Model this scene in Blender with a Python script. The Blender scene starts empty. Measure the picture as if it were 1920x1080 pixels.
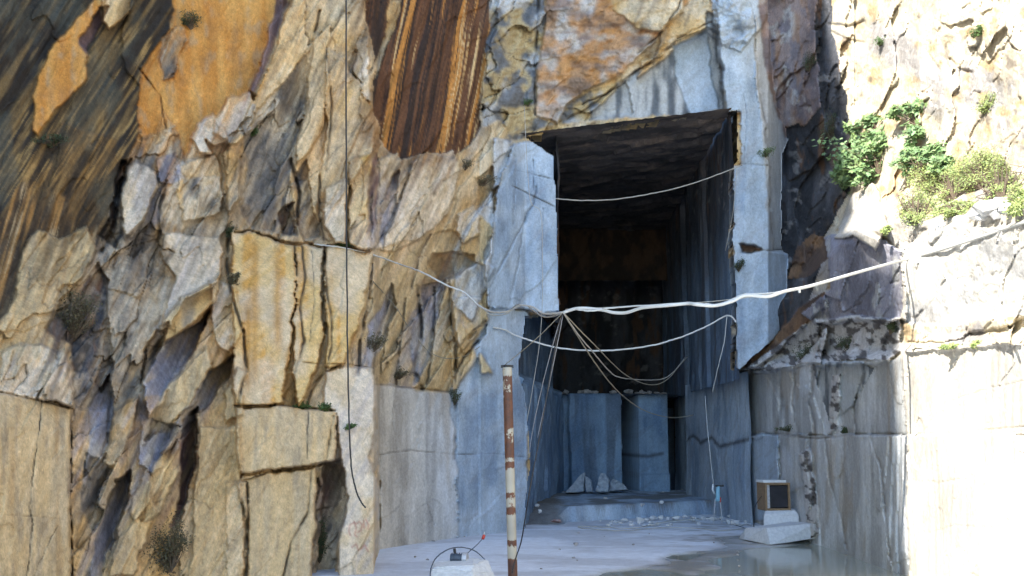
import bpy, math, random
import numpy as np
from mathutils import Vector, Matrix
R = math.radians
random.seed(7)
sc = bpy.context.scene
C = sc.collection

# ------------------------------------------------------------------ camera, sky, sun, exposure
F = 2058.0                      # focal length in photo pixels (1920 wide)
PITCH = R(8.0)
EYE = 1.7
cd = bpy.data.cameras.new('camera'); cam = bpy.data.objects.new('camera', cd); C.objects.link(cam)
cam.location = (0, 0, EYE); cam.rotation_euler = (R(90) + PITCH, 0, 0)
cd.sensor_width = 36; cd.lens = F / 1920 * 36; cd.clip_end = 500
sc.camera = cam
SUN_EL = R(35); SDX, SDY = 0.6, 0.8            # light travels towards +x +y and down
w = bpy.data.worlds.new('World'); sc.world = w; w.use_nodes = True
nt = w.node_tree; bg = nt.nodes['Background']
sky = nt.nodes.new('ShaderNodeTexSky'); sky.sky_type = 'NISHITA'; sky.sun_disc = False
sky.sun_elevation = SUN_EL
sky.sun_rotation = math.atan2(-SDX, -SDY)
nt.links.new(sky.outputs[0], bg.inputs[0]); bg.inputs[1].default_value = 0.15
sky.ozone_density = 4.0; sky.dust_density = 0.2; sky.air_density = 1.2
sl = bpy.data.lights.new('sun', 'SUN'); sl.energy = 3.1; sl.angle = R(0.5); sl.color = (1, 0.94, 0.84)
so = bpy.data.objects.new('sun', sl); C.objects.link(so)
sdir = Vector((SDX * math.cos(SUN_EL), SDY * math.cos(SUN_EL), -math.sin(SUN_EL)))
so.rotation_euler = sdir.to_track_quat('-Z', 'Y').to_euler(); so.location = (-20, -20, 30)
sc.view_settings.view_transform = 'Standard'; sc.view_settings.look = 'None'
sc.view_settings.exposure = 1.9; sc.view_settings.gamma = 1
sc.cycles.max_bounces = 8; sc.cycles.diffuse_bounces = 5
sc.cycles.use_denoising = True

# ------------------------------------------------------------------ pixel <-> world
cp, sp = math.cos(PITCH), math.sin(PITCH)
def ray(px, py):
    xr = (px - 960) / F; yr = (540 - py) / F
    return xr, cp - sp * yr, sp + cp * yr
def W(px, py, Y):
    a, b, c = ray(px, py); t = Y / b
    return Vector((a * t, Y, EYE + c * t))
def G(px, py, z=0.0):            # the point on the floor (height z) seen at a pixel
    a, b, c = ray(px, py); t = (z - EYE) / c
    return Vector((a * t, b * t, z))
def proj(x, y, z):
    zz = z - EYE; d = y * cp + zz * sp
    return 960 + F * x / d, 540 - F * (zz * cp - y * sp) / d

# ------------------------------------------------------------------ noise in numpy
def hsh(i, j, s):
    h = (i.astype(np.int64) * 374761393 + j.astype(np.int64) * 668265263 + s * 974634777) & 0xffffffff
    h = ((h ^ (h >> 13)) * 1274126177) & 0xffffffff
    h = ((h ^ (h >> 16)) * 2246822519) & 0xffffffff
    return ((h ^ (h >> 15)) & 0xffffff) / float(0x1000000)
def vn(x, y, s):
    i = np.floor(x); j = np.floor(y); fx = x - i; fy = y - j
    fx = fx * fx * (3 - 2 * fx); fy = fy * fy * (3 - 2 * fy)
    a = hsh(i, j, s); b = hsh(i + 1, j, s); c = hsh(i, j + 1, s); d = hsh(i + 1, j + 1, s)
    return (a + (b - a) * fx) * (1 - fy) + (c + (d - c) * fx) * fy
def fbm(x, y, s, o=4, g=0.5):
    r = np.zeros_like(x); a = 1.0; t = 0.0; f = 1.0
    for k in range(o):
        r += a * vn(x * f + 17.3 * k, y * f - 9.1 * k, s + k); t += a; a *= g; f *= 2.03
    return r / t
def voro(u, v, s):
    i = np.floor(u); j = np.floor(v)
    f1 = np.full(u.shape, 9.0); f2 = np.full(u.shape, 9.0)
    du = np.zeros_like(u); dv = np.zeros_like(u); ci = np.zeros_like(u); cj = np.zeros_like(u)
    for a in (-1, 0, 1):
        for b in (-1, 0, 1):
            ii = i + a; jj = j + b
            qx = u - ii - 0.1 - 0.8 * hsh(ii, jj, s); qy = v - jj - 0.1 - 0.8 * hsh(ii, jj, s + 1)
            d = np.sqrt(qx * qx + qy * qy)
            m = d < f1
            f2 = np.where(m, f1, np.minimum(f2, d)); f1 = np.where(m, d, f1)
            du = np.where(m, qx, du); dv = np.where(m, qy, dv); ci = np.where(m, ii, ci); cj = np.where(m, jj, cj)
    return f2 - f1, du, dv, hsh(ci, cj, s + 2), hsh(ci, cj, s + 3), hsh(ci, cj, s + 4)
def rot(x, y, deg):              # u runs along the direction deg (0 = right, 90 = up in the picture), v across it
    a = R(deg); return x * math.cos(a) - y * math.sin(a), x * math.sin(a) + y * math.cos(a)
def sst(a, b, x):
    t = np.clip((x - a) / (b - a), 0, 1); return t * t * (3 - 2 * t)
def facets(px, py, deg, lu, lv, s, amp=0.15, tilt=0.25, warp=0.35):
    u, v = rot(px, py, deg)
    u = u / lu; v = v / lv
    k = fbm(u * 1.7, v * 1.7, s + 50, 3) - .5; k2 = fbm(u * 1.7 + 31, v * 1.7, s + 60, 3) - .5
    e, du, dv, r1, r2, r3 = voro(u + warp * 2 * k, v + warp * 2 * k2, s)
    return amp * (r1 - .5) + tilt * ((r2 - .5) * du + (r3 - .5) * dv * 2), e, r1, r2
def inpoly(x, y, P):
    ins = np.zeros(x.shape, bool); n = len(P)
    xs = [p[0] for p in P]; ys = [p[1] for p in P]
    bb = (x >= min(xs)) & (x <= max(xs)) & (y >= min(ys)) & (y <= max(ys))
    X = x[bb]; Y = y[bb]; r = np.zeros(X.shape, bool)
    for k in range(n):
        x0, y0 = P[k]; x1, y1 = P[(k + 1) % n]
        if y0 == y1: continue
        c = ((y0 > Y) != (y1 > Y)) & (X < (x1 - x0) * (Y - y0) / (y1 - y0) + x0)
        r ^= c
    ins[bb] = r; return ins
def dline(x, y, P, pad=40):
    d = np.full(x.shape, 1e3)
    for (x0, y0), (x1, y1) in zip(P[:-1], P[1:]):
        bb = (x > min(x0, x1) - pad) & (x < max(x0, x1) + pad) & (y > min(y0, y1) - pad) & (y < max(y0, y1) + pad)
        X = x[bb]; Y = y[bb]; L = (x1 - x0) ** 2 + (y1 - y0) ** 2 + 1e-9
        t = np.clip(((X - x0) * (x1 - x0) + (Y - y0) * (y1 - y0)) / L, 0, 1)
        d[bb] = np.minimum(d[bb], np.hypot(X - x0 - t * (x1 - x0), Y - y0 - t * (y1 - y0)))
    return d
def interp_grid(px, py, xs, ys, T):
    T = np.array(T, float); xs = np.array(xs, float); ys = np.array(ys, float)
    i = np.clip(np.searchsorted(xs, px) - 1, 0, len(xs) - 2); j = np.clip(np.searchsorted(ys, py) - 1, 0, len(ys) - 2)
    fx = np.clip((px - xs[i]) / (xs[i + 1] - xs[i]), 0, 1); fy = np.clip((py - ys[j]) / (ys[j + 1] - ys[j]), 0, 1)
    return (T[j, i] * (1 - fx) + T[j, i + 1] * fx) * (1 - fy) + (T[j + 1, i] * (1 - fx) + T[j + 1, i + 1] * fx) * fy

# ------------------------------------------------------------------ materials
def mat(name):
    m = bpy.data.materials.new(name); m.use_nodes = True
    return m, m.node_tree, m.node_tree.nodes['Principled BSDF']
def noise_node(t, scale, detail=5, rough=0.6, sx=1, sy=1, sz=1, rotx=0, roty=0):
    tc = t.nodes.new('ShaderNodeTexCoord'); mp = t.nodes.new('ShaderNodeMapping'); n = t.nodes.new('ShaderNodeTexNoise')
    mp.inputs['Scale'].default_value = (sx, sy, sz); mp.inputs['Rotation'].default_value = (rotx, roty, 0)
    n.inputs['Scale'].default_value = scale; n.inputs['Detail'].default_value = detail; n.inputs['Roughness'].default_value = rough
    t.links.new(tc.outputs['Object'], mp.inputs[0]); t.links.new(mp.outputs[0], n.inputs['Vector'])
    return n
def ramp(t, src, stops):
    r = t.nodes.new('ShaderNodeValToRGB'); t.links.new(src, r.inputs[0])
    e = r.color_ramp.elements
    while len(e) < len(stops): e.new(0.5)
    for k, (p, c) in enumerate(stops): e[k].position = p; e[k].color = (*c, 1)
    return r
def mixc(t, a, b, fac, mode='MIX'):
    m = t.nodes.new('ShaderNodeMix'); m.data_type = 'RGBA'; m.blend_type = mode
    for s, v in ((6, a), (7, b), (0, fac)):
        if hasattr(v, 'links'): t.links.new(v, m.inputs[s])
        else: m.inputs[s].default_value = (*v, 1) if s else v
    return m.outputs[2]
def rock_mat(name, bump=0.5, fine=14, var=0.28):
    m, t, b = mat(name)
    a = t.nodes.new('ShaderNodeAttribute'); a.attribute_name = 'Col'
    n = noise_node(t, fine, 8, 0.65); n2 = noise_node(t, 4, 6, 0.6, 1, 1, 0.35)
    r1 = ramp(t, n.outputs[0], [(0.3, (1 - var * 1.3,) * 3), (0.7, (1 + var * .75,) * 3)])
    r2 = ramp(t, n2.outputs[0], [(0.3, (0.82, 0.8, 0.78)), (0.7, (1.12, 1.12, 1.13))])
    c = mixc(t, a.outputs['Color'], r1.outputs[0], 1.0, 'MULTIPLY')
    c = mixc(t, c, r2.outputs[0], 1.0, 'MULTIPLY')
    n3 = noise_node(t, 55, 6, 0.7, 1, 1, .5); r3 = ramp(t, n3.outputs[0], [(0.32, (1 - var * .8,) * 3), (0.5, (1, 1, 1)), (0.68, (1 + var,) * 3)])
    c = mixc(t, c, r3.outputs[0], 1.0, 'MULTIPLY')
    n4 = noise_node(t, 5, 8, 0.75, 1, 1, .6); r4 = ramp(t, n4.outputs[0], [(0.487, (1, 1, 1)), (0.5, (1 - var * 1.6,) * 3), (0.513, (1, 1, 1))])
    c = mixc(t, c, r4.outputs[0], 1.0, 'MULTIPLY')
    t.links.new(c, b.inputs['Base Color'])
    b.inputs['Roughness'].default_value = 0.85; b.inputs['Specular IOR Level'].default_value = 0.25
    bp = t.nodes.new('ShaderNodeBump'); bp.inputs['Strength'].default_value = bump; bp.inputs['Distance'].default_value = 0.04
    ad = t.nodes.new('ShaderNodeMath'); ad.operation = 'MULTIPLY_ADD'; ad.inputs[1].default_value = .5
    t.links.new(n3.outputs[0], ad.inputs[0]); t.links.new(n.outputs[0], ad.inputs[2])
    t.links.new(ad.outputs[0], bp.inputs['Height']); t.links.new(bp.outputs[0], b.inputs['Normal'])
    return m
def plain(name, col, rough=0.6, metal=0, var=0.2, scale=30, bump=0.15, col2=None, spec=0.5):
    m, t, b = mat(name)
    n = noise_node(t, scale, 5, 0.6)
    c2 = col2 or tuple(x * (1 - var * 1.5) for x in col)
    r = ramp(t, n.outputs[0], [(0.35, c2), (0.62, col)])
    t.links.new(r.outputs[0], b.inputs['Base Color']); b.inputs['Roughness'].default_value = rough
    b.inputs['Metallic'].default_value = metal; b.inputs['Specular IOR Level'].default_value = spec
    bp = t.nodes.new('ShaderNodeBump'); bp.inputs['Strength'].default_value = bump; bp.inputs['Distance'].default_value = 0.01
    t.links.new(n.outputs[0], bp.inputs['Height']); t.links.new(bp.outputs[0], b.inputs['Normal'])
    return m
M = {}
M['rock'] = rock_mat('weathered_rock', 0.55, 14, .18)
M['marble'] = rock_mat('cut_marble', 0.3, 18, 0.14)

# ------------------------------------------------------------------ objects
def tag(o, label=None, cat=None, group=None, kind=None):
    if label: o['label'] = label
    if cat: o['category'] = cat
    if group: o['group'] = group
    if kind: o['kind'] = kind
    return o
def mesh_obj(name, verts, faces, m, parent=None, smooth=False, cols=None):
    me = bpy.data.meshes.new(name)
    verts = np.asarray(verts, np.float32)
    if isinstance(faces, np.ndarray):
        k = faces.shape[1]; n = len(faces)
        me.vertices.add(len(verts)); me.vertices.foreach_set('co', verts.ravel())
        me.loops.add(n * k); me.loops.foreach_set('vertex_index', faces.astype(np.int32).ravel())
        me.polygons.add(n); me.polygons.foreach_set('loop_start', np.arange(0, n * k, k, dtype=np.int32))
        me.polygons.foreach_set('loop_total', np.full(n, k, np.int32))
        me.update(calc_edges=True)
    else:
        me.from_pydata([tuple(map(float, v)) for v in verts], [], faces)
    if cols is not None:
        a = me.color_attributes.new('Col', 'FLOAT_COLOR', 'POINT')
        c4 = np.ones((len(verts), 4), np.float32); c4[:, :3] = cols; a.data.foreach_set('color', c4.ravel())
    me.validate()
    if smooth: me.polygons.foreach_set('use_smooth', np.ones(len(me.polygons), bool))
    me.materials.append(m)
    o = bpy.data.objects.new(name, me); C.objects.link(o)
    if parent: o.parent = parent
    return o
def empty(name, loc, label, cat, group=None):
    o = bpy.data.objects.new(name, None); C.objects.link(o); o.location = loc
    return tag(o, label, cat, group)
def part(name, verts, faces, m, root, smooth=False):
    l = root.location
    p = root.parent
    off = Vector(l)
    while p is not None: off = off + p.location; p = p.parent
    return mesh_obj(name, [Vector(v) - off for v in verts], faces, m, root, smooth)
def subgrid(P, N, col, keep):
    """faces kept (bool over quads) of a grid of vertices -> compact mesh data, plus skirts going back along +y"""
    ny, nx = P.shape[:2]
    idx = np.arange(ny * nx).reshape(ny, nx)
    q = np.stack([idx[:-1, :-1], idx[1:, :-1], idx[1:, 1:], idx[:-1, 1:]], -1)[keep]
    return q
def build_surface(name, P, col, keep, m, skirt_keep=None, skirt=2.5, label=None, cat=None, smooth=True):
    ny, nx = P.shape[:2]
    idx = np.arange(ny * nx).reshape(ny, nx)
    q = np.stack([idx[:-1, :-1], idx[1:, :-1], idx[1:, 1:], idx[:-1, 1:]], -1)
    f = q[keep]; V = P.reshape(-1, 3); Cc = col.reshape(-1, 3); extra = []
    if skirt_keep is not None:
        k = skirt_keep; mine = keep
        edges = []
        m1 = mine[:, 1:] & ~k[:, :-1]; jj, ii = np.nonzero(m1); edges.append(np.stack([idx[jj, ii + 1], idx[jj + 1, ii + 1]], 1))
        m1 = mine[:, :-1] & ~k[:, 1:]; jj, ii = np.nonzero(m1); edges.append(np.stack([idx[jj + 1, ii + 1], idx[jj, ii + 1]], 1))
        m1 = mine[1:, :] & ~k[:-1, :]; jj, ii = np.nonzero(m1); edges.append(np.stack([idx[jj + 1, ii + 1], idx[jj + 1, ii]], 1))
        m1 = mine[:-1, :] & ~k[1:, :]; jj, ii = np.nonzero(m1); edges.append(np.stack([idx[jj + 1, ii], idx[jj + 1, ii + 1]], 1))
        E = np.concatenate(edges)
        if len(E):
            back = len(V) + np.arange(len(V))
            V = np.concatenate([V, V + np.array([0, skirt, 0])]); Cc = np.concatenate([Cc, Cc])
            f = np.concatenate([f, np.stack([E[:, 0], E[:, 1], back[E[:, 1]], back[E[:, 0]]], 1)])
    used = np.unique(f); mp = np.zeros(len(V), np.int64); mp[used] = np.arange(len(used))
    o = mesh_obj(name, V[used], mp[f], m, None, smooth, Cc[used])
    tag(o, label, cat, None, 'structure')
    return o

# ------------------------------------------------------------------ rock colours (bare albedo of each kind of stone)
def c3(*c): return np.array(c, float)
def lerp(a, b, t): return a + (b - a) * t[..., None]
def zone_color(kind, x, y, f):
    z = np.zeros(x.shape + (3,))
    if kind == 'DK':      # dark weathered streaks running down to the left
        u, v = rot(x, y, 58)
        n = fbm(u / 150, v / 9, 11, 4); n2 = fbm(u / 60, v / 4, 12, 3); b = fbm(x / 140, y / 140, 13, 3)
        z = lerp(z + c3(.030, .024, .018), c3(.17, .11, .045), sst(.44, .70, n))
        z = lerp(z, c3(.42, .27, .10), sst(.56, .72, n2) * sst(.36, .6, b) * .8)
        z = lerp(z, c3(.10, .10, .075), sst(.5, .7, fbm(x / 50, y / 90, 14, 3)) * .5)
    elif kind == 'DB':    # brown dark streaks, steeper
        u, v = rot(x, y, 74)
        n = fbm(u / 120, v / 8, 21, 4); n2 = fbm(u / 80, v / 5, 22, 3)
        z = lerp(z + c3(.055, .042, .03), c3(.34, .20, .07), sst(.42, .7, n))
        z = lerp(z, c3(.5, .42, .27), sst(.6, .78, n2) * .75)
        z = lerp(zone_color('DK', x, y, None), z, sst(.38, .6, fbm(x / 90, y / 130, 23, 4) + (y - 400) / 450))
    elif kind == 'OR':
        n = fbm(x / 16, y / 170, 31, 5) * .6 + fbm(x / 80, y / 120, 34, 4) * .4; n2 = fbm(x / 9, y / 26, 32, 4)
        z = lerp(z + c3(.54, .23, .045), c3(.64, .35, .10), sst(.3, .7, n))
        z = lerp(z, c3(.42, .30, .17), sst(.58, .75, n2) * .6)
        z = lerp(z, c3(.35, .17, .06), sst(.6, .8, fbm(x / 20, y / 60, 33, 4)) * .5)
    elif kind == 'CR':
        n = fbm(x / 60, y / 90, 41, 5); u, v = rot(x, y, 70); n2 = fbm(u / 70, v / 7, 42, 4)
        z = lerp(z + c3(.62, .45, .22), c3(.68, .57, .39), sst(.35, .65, n))
        z = lerp(z, c3(.50, .30, .10), sst(.55, .75, fbm(u / 90, v / 25, 43, 4)) * .75)
        z = lerp(z, c3(.20, .17, .13), sst(.56, .75, n2) * .7)
        z = lerp(z, c3(.30, .27, .22), sst(.57, .74, fbm(x / 45, y / 60, 44, 4)) * .65)
    elif kind == 'GB':    # broken grey stone
        n = fbm(x / 40, y / 55, 51, 5); u, v = rot(x, y, 62); n2 = fbm(u / 60, v / 8, 52, 4)
        z = lerp(z + c3(.15, .14, .13), c3(.58, .48, .34), sst(.36, .62, n))
        z = lerp(z, c3(.10, .085, .07), sst(.56, .74, n2) * .7)
        z = lerp(z, c3(.42, .27, .12), sst(.56, .74, fbm(x / 30, y / 50, 53, 4)) * .55)
    elif kind == 'TN':    # golden cut block, drip stains
        n = fbm(x / 16, y / 260, 61, 4); u, v = rot(x, y, 35); n2 = fbm(u / 60, v / 4, 62, 3)
        z = lerp(z + c3(.62, .46, .20), c3(.58, .34, .09), sst(.46, .68, n))
        z = lerp(z, c3(.70, .56, .32), sst(.5, .7, n2) * .6)
        z = lerp(z, c3(.30, .22, .13), sst(.64, .8, fbm(x / 9, y / 120, 63, 4)) * .7)
        z = lerp(z, c3(.62, .58, .48), sst(.48, .7, fbm(x / 60, y / 70, 64, 3)) * .5)
    elif kind == 'TG':    # tan grey cut block
        n = fbm(x / 20, y / 240, 71, 4); u, v = rot(x, y, 68); n2 = fbm(u / 120, v / 6, 72, 4)
        z = lerp(z + c3(.60, .47, .26), c3(.50, .42, .27), sst(.4, .65, n))
        z = lerp(z, c3(.64, .52, .32), sst(.48, .7, n2) * .6)
        z = lerp(z, c3(.44, .30, .14), sst(.6, .76, fbm(x / 12, y / 150, 73, 4)) * .6)
        z = lerp(z, c3(.24, .22, .18), sst(.58, .72, fbm(x / 8, y / 90, 74, 4)) * .45)
    elif kind == 'PL':    # pale freshly broken
        n = fbm(x / 30, y / 60, 81, 5); u, v = rot(x, y, 60)
        z = lerp(z + c3(.74, .63, .48), c3(.68, .53, .33), sst(.42, .66, n))
        z = lerp(z, c3(.45, .40, .38), sst(.52, .74, fbm(u / 60, v / 6, 82, 4)) * .6)
    elif kind == 'PU':  # purple-brown side faces of slabs, shadow painted into the colour
        n = fbm(x / 8, y / 30, 91, 4)
        z = lerp(z + c3(.15, .10, .10), c3(.27, .17, .14), sst(.35, .65, n))
    elif kind == 'ST':    # long near-vertical brown, black and orange stripes
        u, v = rot(x, y, 80)
        v = v + 10 * fbm(u / 120, v / 60, 105, 3)
        n = fbm(u / 420, v / 12, 101, 4, .65); n2 = fbm(u / 300, v / 5.5, 102, 4, .6); n3 = fbm(u / 500, v / 26, 103, 3)
        z = lerp(z + c3(.040, .028, .024), c3(.13, .065, .035), sst(.38, .6, n2))
        z = lerp(z, c3(.46, .23, .065), sst(.54, .64, n))
        z = lerp(z, c3(.58, .44, .24), sst(.60, .68, n2) * sst(.5, .58, n))
        z = lerp(z, c3(.024, .020, .022), sst(.54, .64, n3) * .75)
        z = lerp(z, c3(.60, .40, .14), sst(.62, .68, n3 + .12 * (n2 - .5)) * .0)
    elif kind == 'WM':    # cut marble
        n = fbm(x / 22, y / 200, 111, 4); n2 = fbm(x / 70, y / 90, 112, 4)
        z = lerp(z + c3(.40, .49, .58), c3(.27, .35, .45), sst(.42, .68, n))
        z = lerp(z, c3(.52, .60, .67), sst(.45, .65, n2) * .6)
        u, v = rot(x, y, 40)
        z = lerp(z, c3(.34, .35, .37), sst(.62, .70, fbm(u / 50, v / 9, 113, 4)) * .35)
    elif kind == 'WB':    # marble with brown-grey run stains
        n = fbm(x / 11, y / 220, 121, 4); n2 = fbm(x / 40, y / 90, 122, 4)
        z = lerp(z + c3(.56, .58, .58), c3(.40, .41, .41), sst(.42, .66, n))
        z = lerp(z, c3(.62, .65, .67), sst(.54, .7, n2) * .7)
        z = lerp(z, c3(.38, .31, .22), sst(.6, .76, fbm(x / 14, y / 120, 123, 4)) * .5)
    elif kind == 'LG':    # black and white lichen-stained marble top edge
        n = fbm(x / 14, y / 90, 131, 5)
        z = lerp(z + c3(.46, .49, .50), c3(.12, .14, .16), sst(.46, .66, n))
    elif kind == 'YB':    # yellow blocky broken
        n = fbm(x / 26, y / 30, 141, 4)
        z = lerp(z + c3(.16, .17, .18), c3(.50, .40, .22), sst(.42, .56, n))
        z = lerp(z, c3(.50, .53, .55), sst(.50, .64, fbm(x / 34, y / 40, 142, 4)) * .85)
    elif kind == 'OP':    # orange and pink rough
        n = fbm(x / 60, y / 35, 151, 5); n2 = fbm(x / 22, y / 14, 152, 4)
        z = lerp(z + c3(.44, .37, .32), c3(.50, .29, .14), sst(.46, .64, n))
        z = lerp(z, c3(.54, .50, .44), sst(.50, .66, n2) * .8)
        z = lerp(z, c3(.50, .26, .09), sst(.46, .6, fbm(x / 60, y / 40, 157, 5)) * .75)
        z = lerp(z, c3(.52, .53, .52), sst(.50, .64, fbm(x / 50, y / 60, 155, 4) + (x - 1180) / 900) * .8)
        z = lerp(z, c3(.14, .13, .13), sst(.58, .70, fbm(x / 60, y / 16, 156, 5)) * .6)
        z = lerp(z, c3(.22, .14, .10), sst(.60, .72, fbm(x / 50, y / 12, 153, 4)) * .7)
    elif kind == 'PK':
        n = fbm(x / 30, y / 50, 161, 5)
        z = lerp(z + c3(.34, .25, .22), c3(.20, .17, .18), sst(.4, .62, n))
        z = lerp(z, c3(.50, .46, .42), sst(.62, .74, fbm(x / 16, y / 26, 162, 4)) * .8)
        z = lerp(z, c3(.36, .20, .10), sst(.58, .74, fbm(x / 18, y / 60, 163, 4)) * .6)
    elif kind == 'BK':    # nearly black bluish rock; shade of hollows and cave put into the colour
        n = fbm(x / 30, y / 90, 171, 5)
        z = lerp(z + c3(.045, .048, .055), c3(.12, .125, .14), sst(.42, .66, n))
        z = lerp(z, c3(.20, .11, .06), sst(.60, .74, fbm(x / 14, y / 60, 172, 4)) * .8)
        z = lerp(z, c3(.35, .34, .33), sst(.68, .78, fbm(x / 22, y / 18, 173, 4)) * .6)
    elif kind == 'BR':
        n = fbm(x / 20, y / 30, 181, 5)
        z = lerp(z + c3(.12, .08, .06), c3(.30, .18, .10), sst(.4, .65, n))
    elif kind == 'GW':    # blue-grey rock facets, their shade put into the colour
        n = fbm(x / 34, y / 80, 191, 5)
        z = lerp(z + c3(.36, .36, .42), c3(.20, .20, .24), sst(.42, .66, n))
        z = lerp(z, c3(.52, .52, .50), sst(.58, .72, fbm(x / 16, y / 50, 192, 4)) * .8)
    elif kind == 'RW':    # white rubble with dark gaps
        n = fbm(x / 12, y / 10, 201, 4)
        z = lerp(z + c3(.60, .59, .57), c3(.14, .13, .125), sst(.50, .62, n))
    elif kind == 'SR':    # sunlit natural rock, cream with grey patina and ochre
        n = fbm(x / 70, y / 90, 211, 5); n2 = fbm(x / 34, y / 60, 212, 5)
        z = lerp(z + c3(.72, .65, .50), c3(.42, .40, .38), sst(.50, .66, n))
        z = lerp(z, c3(.62, .54, .42), sst(.50, .64, n2) * .8)
        z = lerp(z, c3(.55, .36, .14), sst(.60, .74, fbm(x / 26, y / 30, 213, 4)) * .6)
        z = lerp(z, c3(.20, .17, .14), sst(.66, .78, fbm(x / 16, y / 30, 214, 4)) * .7)
    elif kind == 'SW':    # pale cut wall, sunlight put into its lighter colour
        n = fbm(x / 90, y / 120, 221, 5)
        z = lerp(z + c3(.70, .66, .57), c3(.58, .55, .49), sst(.4, .66, n))
    elif kind == 'SG':    # pale wall with grey lichen
        n = fbm(x / 60, y / 50, 231, 5)
        z = lerp(z + c3(.74, .72, .66), c3(.48, .48, .47), sst(.54, .68, n))
    return z

def paint(x, y, base, zones, warp, seed):
    """lay the zones over one another; returns colour, relief (m, + = towards the viewer), facet strength"""
    wx = x + warp * 2 * (fbm(x / 26, y / 26, seed, 4) - .5); wy = y + warp * 2 * (fbm(x / 26 + 77, y / 26, seed + 9, 4) - .5)
    kinds = {}; kid = np.full(x.shape, 0); names = [base[0]]
    off = np.zeros_like(x); fa = np.full(x.shape, base[1], float); gid = np.zeros(x.shape, int)
    for zi, zn in enumerate(zones):
        k, P, o, gx, gy, a = zn[:6]
        m = inpoly(wx, wy, P)
        if k:
            if k not in names: names.append(k)
            kid[m] = names.index(k)
        cx = sum(p[0] for p in P) / len(P); cy = sum(p[1] for p in P) / len(P)
        v = o + gx * (x - cx) / 100 + gy * (y - cy) / 100
        if len(zn) > 6 and zn[6] == 'set': off = np.where(m, v, off)
        else: off = off + np.where(m, v, 0)
        if a is not None: fa[m] = a
        gid[m] = zi + 1
    return names, kid, off, fa, gid
def color_from(names, kid, x, y):
    c = np.zeros(x.shape + (3,))
    for i, k in enumerate(names):
        m = kid == i
        if m.any(): c[m] = zone_color(k, x[m], y[m], None)
    return c
def soften(a, n=1):
    for _ in range(n):
        b = a.copy()
        b[1:-1, 1:-1] = (a[1:-1, 1:-1] * 4 + a[:-2, 1:-1] + a[2:, 1:-1] + a[1:-1, :-2] + a[1:-1, 2:]) / 8
        a = b
    return a
def P3(x, y, Y):
    a, b, c = ray(x, y); t = Y / b
    return np.stack([a * t, Y, EYE + c * t], -1)

# ================================================================== THE CLIFF, THE PORTAL AND ITS PIERS (one continuous rock skin, three objects)
ax = np.concatenate([np.linspace(-800, -400, 16)[:-1], np.arange(-400, -80, 4.0), np.arange(-80, 1520, 2.0)])
ay = np.concatenate([np.linspace(-900, -90, 24)[:-1], np.arange(-90, 1086, 2.0), np.linspace(1090, 1330, 16)])
X, Y_ = np.meshgrid(ax, ay)
xs = [-800, -200, 0, 140, 440, 620, 700, 712, 860, 950, 985, 1400, 1440, 1475, 1520]
ys = [-900, -150, 250, 450, 600, 800, 1330]
T = [[11, 14, 15, 16, 18, 19.5, 20, 20.3, 21.5, 22.6, 22.9, 22.9, 23.4, 24.6, 25.0],
     [9.5, 13, 14, 15, 17, 18.5, 19, 19.4, 20.8, 22.2, 22.8, 22.9, 23.2, 24.4, 25.0],
     [9, 12.5, 13.5, 14.5, 16.8, 18, 18.5, 18.9, 20.6, 22.2, 22.8, 23.0, 23.2, 24.4, 25.0],
     [8.6, 12, 13, 14, 16.3, 17.3, 17.7, 18.7, 20.6, 22.0, 22.7, 23.0, 23.1, 24.2, 24.6],
     [7.8, 10.8, 11.8, 13, 15.0, 16, 16.5, 18.6, 20.8, 22.0, 22.6, 23.0, 23.0, 23.6, 24],
     [7.4, 10, 11, 12.2, 14.3, 15.0, 15.3, 18.5, 20.6, 21.9, 22.5, 23.0, 23.0, 23.4, 24],
     [7.0, 9.7, 10.6, 11.8, 13.8, 14.5, 14.8, 18.3, 20.4, 21.9, 22.5, 23.0, 23.0, 23.4, 24]]
D = interp_grid(X, Y_, xs, ys, T)
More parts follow.
